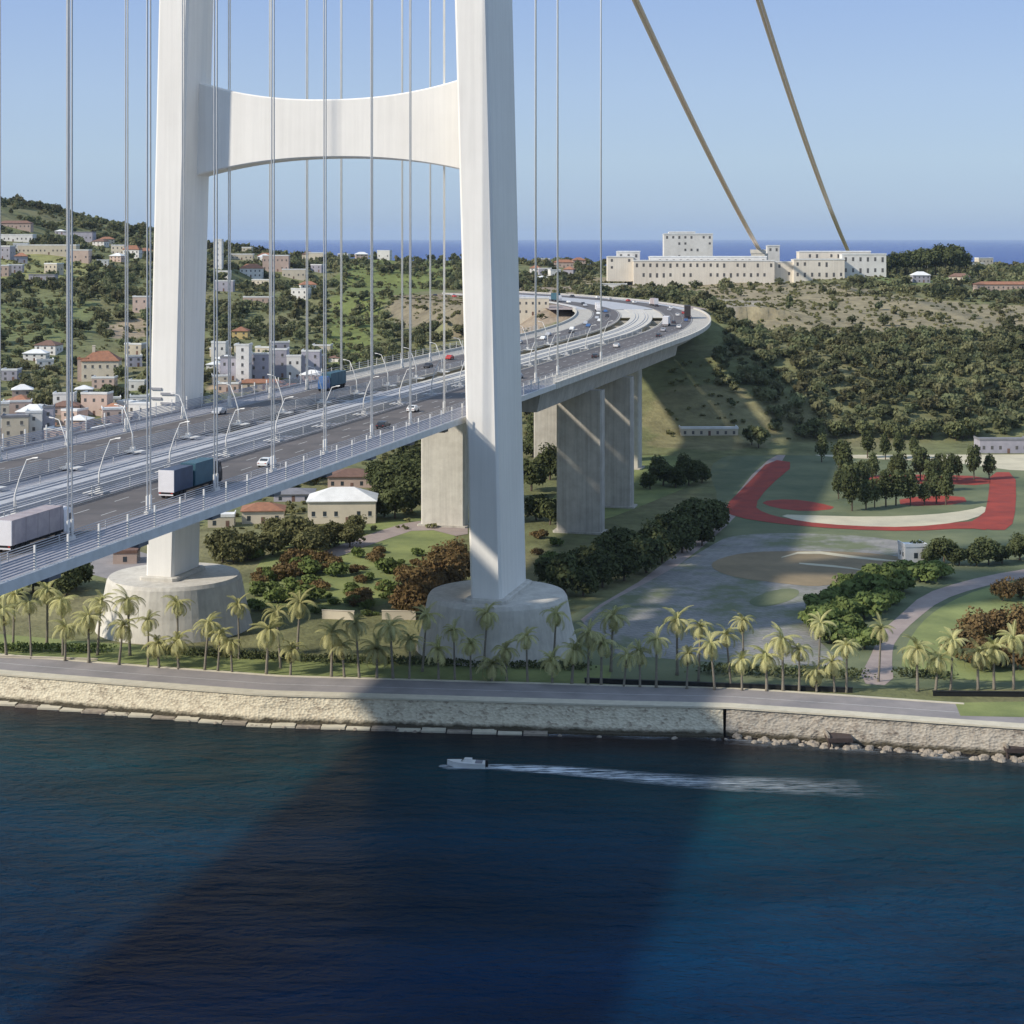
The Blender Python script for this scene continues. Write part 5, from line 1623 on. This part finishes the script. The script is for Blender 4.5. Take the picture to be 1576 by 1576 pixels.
# pines on the skyline at the right
for i, (px, py, s_) in enumerate([(1350, 418, .95), (1366, 420, 1.1), (1380, 418, 1.15), (1396, 420, 1.2), (1411, 420, 1.35), (1426, 420, 1.4), (1440, 420, 1.5), (1455, 420, 1.6), (1470, 424, 1.55), (1481, 424, 1.2)]):
    y = 1440.0; x = (px - 788) / F * y
    plant('pine', x, y, HC - (py + 2 - HY) / F * y, s_ * 1.0, 'big dark broad-crowned tree right of the cream complex, %s from the left' % nth(i), 'tree', 'big skyline trees right of the complex')

# hedges behind the palms
def hedge(px0, py0, px1, py1, h, th, label, leaf='dark'):
    a = np.array(flat(px0, py0)); b_ = np.array(flat(px1, py1))
    ln = np.linalg.norm(b_ - a)
    n = int(ln * 42)
    g = np.random.default_rng(int(abs(px0)))
    u = g.uniform(0, 1, n)[:, None]
    c = a + (b_ - a) * u
    z = g.uniform(0, 1, n) ** .6 * h
    p = np.concatenate([c + g.normal(size=(n, 2)) * th * .35, 5 + z[:, None]], 1)
    e1 = g.normal(size=(n, 3)); e1 /= np.linalg.norm(e1, axis=1)[:, None]
    e2 = np.cross(e1, g.normal(size=(n, 3))); e2 /= np.linalg.norm(e2, axis=1)[:, None]
    s_ = .28
    q = np.stack([p - e1 * s_, p - e2 * s_, p + e1 * s_, p + e2 * s_], 1)
    me = quads_mesh('hedge', q, g.uniform(0, 1, n), np.full(n, .5), L_[leaf])
    o = obj_of('hedge', me)
    tag(o, label, 'hedge')
hedge(-60, 1000, 165, 1004, 1.6, 2.5, 'low green hedge behind the palms at far left', 'bright')
hedge(235, 1005, 480, 1018, 1.4, 2.5, 'low dark hedge behind the palms by the left pedestal')
hedge(490, 1018, 760, 1026, 1.4, 3.0, 'low dark hedge behind the palms by the beige wall panels')
hedge(770, 1026, 905, 1030, 1.3, 3.0, 'low dark hedge in front of the right pedestal')
hedge(1080, 1035, 1330, 1045, 1.8, 3.5, 'dark hedge between the plaza and the long black wall')
hedge(1385, 1040, 1460, 1044, 1.5, 3.0, 'dark hedge right of the pink path end')

# ------------------------------------------------------------------ palms
def palm_proto(i, h):
    root = empty('palm_tree')
    rd = random.Random(50 + i)
    lx = rd.uniform(-.3, .3)
    mb = MB(); mb.tube([(0, 0, -.3), (0, 0, .6), (lx * .3, 0, h * .4), (lx * .8, .1, h * .75), (lx, .1, h)], [.40, .30, .24, .21, .26], 9)
    mb.build('trunk', M['palm_bark'], root, True)
    g = np.random.default_rng(60 + i)
    Q, Cc = [], []
    nf = rd.randint(22, 34)
    for k in range(nf):
        th = 2 * math.pi * k / nf * 2.4 + g.uniform(-.2, .2)
        lev = k / nf                              # upper fronds first, lower hang
        el = R(80 - 112 * lev ** .95 + g.uniform(-14, 14)); lw = g.uniform(.75, 1.1); dr = g.uniform(.7, 1.35)
        L = 4.3 * g.uniform(.85, 1.15)
        hd = np.array([math.cos(th), math.sin(th), 0.0])
        side = np.array([-math.sin(th), math.cos(th), 0.0])
        p = np.array([lx, .1, h]); ang = el
        N = 11
        prev = p
        tone = g.uniform(0, 1) * .55 + (.4 if lev > .3 else .1)
        if lev > .85: tone = 1.0; dr *= 1.6
        for j in range(N):
            step = L / N
            dvec = hd * math.cos(ang) + np.array([0, 0, 1.0]) * math.sin(ang)
            nx = prev + dvec * step
            ang -= R(8.5 + 7 * lev) * dr
            u = (j + .5) / N
            ll = 0.78 * math.sin(math.pi * min(1, u * .85 + .12)) ** .7 * lw
            for sd_ in (-1, 1):
                for m_ in (0, .5):
                    b0 = prev + (nx - prev) * m_
                    tip = b0 + (side * sd_ * .85 + dvec * .45 + np.array([0, 0, -.42 - .3 * lev])) * ll
                    wv = dvec * (.085)
                    Q.append([b0 - wv, b0 + wv, tip + wv * .3, tip - wv * .3]); Cc.append(np.clip(tone + g.uniform(-.15, .15), 0, 1))
            wv = side * .05
            Q.append([prev - wv, prev + wv, nx + wv, nx - wv]); Cc.append(.9)
            prev = nx
    me = quads_mesh('palm_crown', np.array(Q), np.array(Cc), np.full(len(Cc), .6), L_['palm'])
    obj_of('crown', me, root)
    reg(root)
    return root
PALM_H = 8.5
PP = [[palm_proto(i, PALM_H), False] for i in range(7)]
crowns = [(10, 940), (48, 930), (20, 915), (72, 908), (97, 925), (100, 966), (137, 950), (150, 925), (183, 962), (200, 925), (228, 955), (273, 930), (275, 988), (315, 960), (357, 990), (368, 930), (410, 970),
          (447, 1000), (457, 930), (510, 975), (553, 960), (605, 965), (650, 950), (700, 970), (745, 945), (757, 1022), (812, 980), (850, 1016), (852, 945), (905, 975), (940, 950), (960, 1010), (1010, 985),
          (1042, 955), (1057, 1006), (1100, 990), (1142, 1016), (1145, 955), (1205, 985), (1257, 1034), (1260, 960), (1303, 992), (1352, 965), (1412, 1000), (1463, 985), (1505, 1006), (1560, 982), (1610, 1000), (-25, 950), (-45, 925), (245, 990), (335, 975), (432, 945), (530, 995), (580, 1000), (630, 985), (675, 1000), (725, 990),
          (780, 1000), (880, 1000), (925, 990), (985, 1005), (1075, 965), (1125, 975), (1180, 1010), (1230, 1000), (1285, 1020), (1440, 1015), (1530, 1000)]
crowns = sorted(crowns)
vis = [c for c in crowns if c[0] > 0]
for i, (px, py) in enumerate(crowns):
    fb = np.interp(px, [0, 250, 400, 550, 800, 1100, 1300, 1560], [1010, 1028, 1038, 1044, 1050, 1062, 1066, 1061])
    yb = min(fb, py + 84)
    x, y = flat(px, yb)
    h = (yb - py) * y / F
    ent = PP[i % 7]
    if not ent[1]: o = ent[0]; ent[1] = True
    else: o = copy_tree(ent[0])
    o.location = (x, y, 5.0)
    o.rotation_euler = (R(random.gauss(0, 2.6)), R(random.gauss(0, 2.6)), random.uniform(0, 6.28))
    sc = 0.80 + 0.34 * random.random()
    o.scale = (sc, sc, h / PALM_H)
    # keep the crown's own shape when the trunk is shortened
    for ch in KIDS[o.name]:
        if ch.name.startswith('crown'):
            ch.scale = (1, 1, sc / (h / PALM_H))
            ch.location = (0, 0, PALM_H * (1 - sc / (h / PALM_H)))
    if abs(h) < 3.2: h = 3.2
    desc = 'short' if h < 6 else ('tall' if h > 10.3 else 'mid-height')
    lab = '%s feather palm on the waterfront, %s from the left' % (desc, nth([c for c in crowns if c[0] > 0].index((px, py)))) if px > 0 else '%s feather palm just past the left end of the row' % desc
    tag(o, lab, 'palm tree', 'palms along the shore road')

# ------------------------------------------------------------------ woods on the hills
def woods():
    g = np.random.default_rng(11)
    n = 38000
    yy = np.sqrt(g.uniform(560.0 ** 2, 1800.0 ** 2, n))
    xx = g.uniform(-0.36, 0.36, n) * yy
    # thinner belt outside the frame so that a step to the side still finds trees
    dens = np.full(n, 0.34)
    nz = np.sin(xx / 37 + 1) * np.sin(yy / 53 + .5) + .7 * np.sin(xx / 17 - yy / 29) + .5 * np.sin(yy / 15 + xx / 50)
    left = xx < 60
    dens[left] = np.clip(0.36 + 0.5 * nz[left], 0.06, .95)
    slope = (~left) & (yy > 742) & (yy < 1010)
    dens[slope] = 1.0
    dens[(xx > 0) & (yy < 742)] = 0
    dens[(xx > -70) & (yy < 640)] = 0
    dens[(yy < 600)] *= 0.3
    for poly, cc, dd in PATCH:
        k = inpoly(xx, yy, poly)
        dens[k] = dd
    d2 = ((xx[:, None] - PXY[None, ::5, 0]) ** 2 + (yy[:, None] - PXY[None, ::5, 1]) ** 2)
    kk = d2.argmin(1); dm = np.sqrt(d2.min(1)); ss = PXY[::5, 2][kk]
    dens[(dm < 46) & (ss > 480)] = 0
    dens[(dm < 36) & (ss > 110)] = 0
    # the toll plaza
    for s in np.arange(640, 960, 16):
        q = P(float(s), -55, 0); dens[(xx - q.x) ** 2 + (yy - q.y) ** 2 < 28 ** 2] = 0
    for fx, fy, fr in FOOT:
        dens[(np.abs(xx - fx) < fr) & (yy < fy + fr * .6) & (yy > fy - fr - 10)] = 0
    hx0, hx1 = (930 - 788) * 1400 / F, (1368 - 788) * 1400 / F
    dens[(xx > hx0 - 3) & (xx < hx1) & (yy > 1345) & (yy < 1440)] = 0.0
    dens[(xx > hx0 - 3) & (xx < hx1) & (yy >= 1440) & (yy < 1800)] *= 0.5
    keep = g.uniform(0, 1, n) < dens
    xx, yy = xx[keep], yy[keep]
    # spread them: drop those too close to one already kept
    order = np.argsort(yy)
    xx, yy = xx[order], yy[order]
    cell = {}
    sel = []
    rmin = 3.9
    for i in range(len(xx)):
        c = (int(xx[i] // rmin), int(yy[i] // rmin))
        if c in cell: continue
        cell[c] = 1; sel.append(i)
    xx, yy = xx[sel], yy[sel]
    zz = hterr(xx, yy)
    # tone follows the patchwork of the woods
    tone = np.clip(.5 + .3 * np.sin(xx / 23 + yy / 41) * np.sin(yy / 31 - xx / 70) + g.normal(0, .22, len(xx)), 0, 1)
    # the nearest 170 in sight are things of their own
    insight = (np.abs(xx / yy) < .30)
    px = xx / yy * F + 788; py = HY + (HC - zz) / yy * F
    deckhide = (px < 1000) & (py > 903 - .372 * px - 20)
    idx = [i for i in range(len(xx)) if insight[i] and not deckhide[i]][:170]
    for i in idx:
        side = 'left of the bridge' if xx[i] < 20 else 'behind the park'
        plant('hill', float(xx[i]), float(yy[i]), float(zz[i]) - .6, float(g.uniform(.75, 1.15)),
              'grey-green tree in the lower edge of the wood %s' % side, 'tree', 'trees in the lower edge of the wood ' + side)
    rest = np.setdiff1d(np.arange(len(xx)), idx)
    print('WOOD trees', len(xx), 'individual', len(idx))
    protos = [crown_arrays(120, 1.75, 9, (4.3, 4.3, 3.5), 900 + k, .3) for k in range(8)]
    fine = [crown_arrays(190, 1.35, 11, (4.3, 4.3, 3.5), 950 + k, .3) for k in range(6)]
    Q, C1, C2, C3 = [], [], [], []
    for i in rest:
        pr = fine if yy[i] < 1050 else protos
        q, c = pr[g.integers(0, len(pr))]
        s_ = g.uniform(.55, 1.0) + .45 * g.random() ** 3
        if g.random() < .45: s_ *= .6
        th = g.uniform(0, 6.28)
        cs, sn = math.cos(th) * s_, math.sin(th) * s_
        qq = np.empty_like(q)
        qq[..., 0] = q[..., 0] * cs - q[..., 1] * sn + xx[i]
        qq[..., 1] = q[..., 0] * sn + q[..., 1] * cs + yy[i]
        qq[..., 2] = q[..., 2] * s_ * g.uniform(.8, 1.25) + zz[i] + 3.3 * s_
        Q.append(qq); C1.append(np.clip(c * .6 + .4 * g.random(), 0, 1)); C2.append(np.full(len(c), tone[i])); C3.append(np.full(len(c), g.random()))
    me = quads_mesh('woods', np.concatenate(Q), np.concatenate(C1), np.concatenate(C2), L_['wood'], np.concatenate(C3))
    o = obj_of('woods', me)
    tag(o, kind='stuff')
woods()

# low scrub on the fields and banks: cannot be counted
def scrub():
    g = np.random.default_rng(21)
    n = 16000
    yy = np.sqrt(g.uniform(520.0 ** 2, 1500.0 ** 2, n)); xx = g.uniform(-.34, .36, n) * yy
    ok = (g.uniform(0, 1, n) < .6) & ~((xx > -20) & (yy < 742))
    d2 = ((xx[:, None] - PXY[None, ::5, 0]) ** 2 + (yy[:, None] - PXY[None, ::5, 1]) ** 2)
    dm = np.sqrt(d2.min(1)); ss = PXY[::5, 2][d2.argmin(1)]
    ok &= ~((dm < 46) & (ss > 480)) & ~((dm < 14))
    for fx, fy, fr in FOOT:
        ok &= ~((xx - fx) ** 2 + (yy - fy) ** 2 < fr ** 2)
    xx, yy = xx[ok], yy[ok]; zz = hterr(xx, yy)
    base = [crown_arrays(26, .9, 4, (1.5, 1.5, .9), 700 + k, .2) for k in range(6)]
    Q, C1, C2 = [], [], []
    for i in range(len(xx)):
        q, c = base[g.integers(0, 6)]
        s_ = g.uniform(.5, 1.5)
        Q.append(q * s_ + np.array([xx[i], yy[i], zz[i] + .4 * s_])); C1.append(c); C2.append(np.full(len(c), g.uniform(.3, 1)))
    me = quads_mesh('scrub', np.concatenate(Q), np.concatenate(C1), np.concatenate(C2), L_['olive'])
    tag(obj_of('scrub', me), kind='stuff')
scrub()
# park prototypes nobody used must not stay at the origin
for lst in list(PROTO.values()) + [PP]:
    for ent in lst:
        if not ent[1]:
            for ch in KIDS.get(ent[0].name, []): bpy.data.objects.remove(ch)
            bpy.data.objects.remove(ent[0])

# ------------------------------------------------------------------ the air: a thin even haze round everything
HAZE = 2.2e-5
mb = MB(); mb.box(-75000, 75000, -1500, 95000, -12, 420)
hm = bpy.data.materials.new('thin_haze'); hm.use_nodes = True
hn = hm.node_tree.nodes; hn.clear()
ho = hn.new('ShaderNodeOutputMaterial'); hv = hn.new('ShaderNodeVolumePrincipled')
hv.inputs['Color'].default_value = (0.62, 0.78, 1.0, 1)
hv.inputs['Density'].default_value = HAZE
hm.node_tree.links.new(hv.outputs[0], ho.inputs['Volume'])
tag(mb.build('haze', hm), kind='stuff')
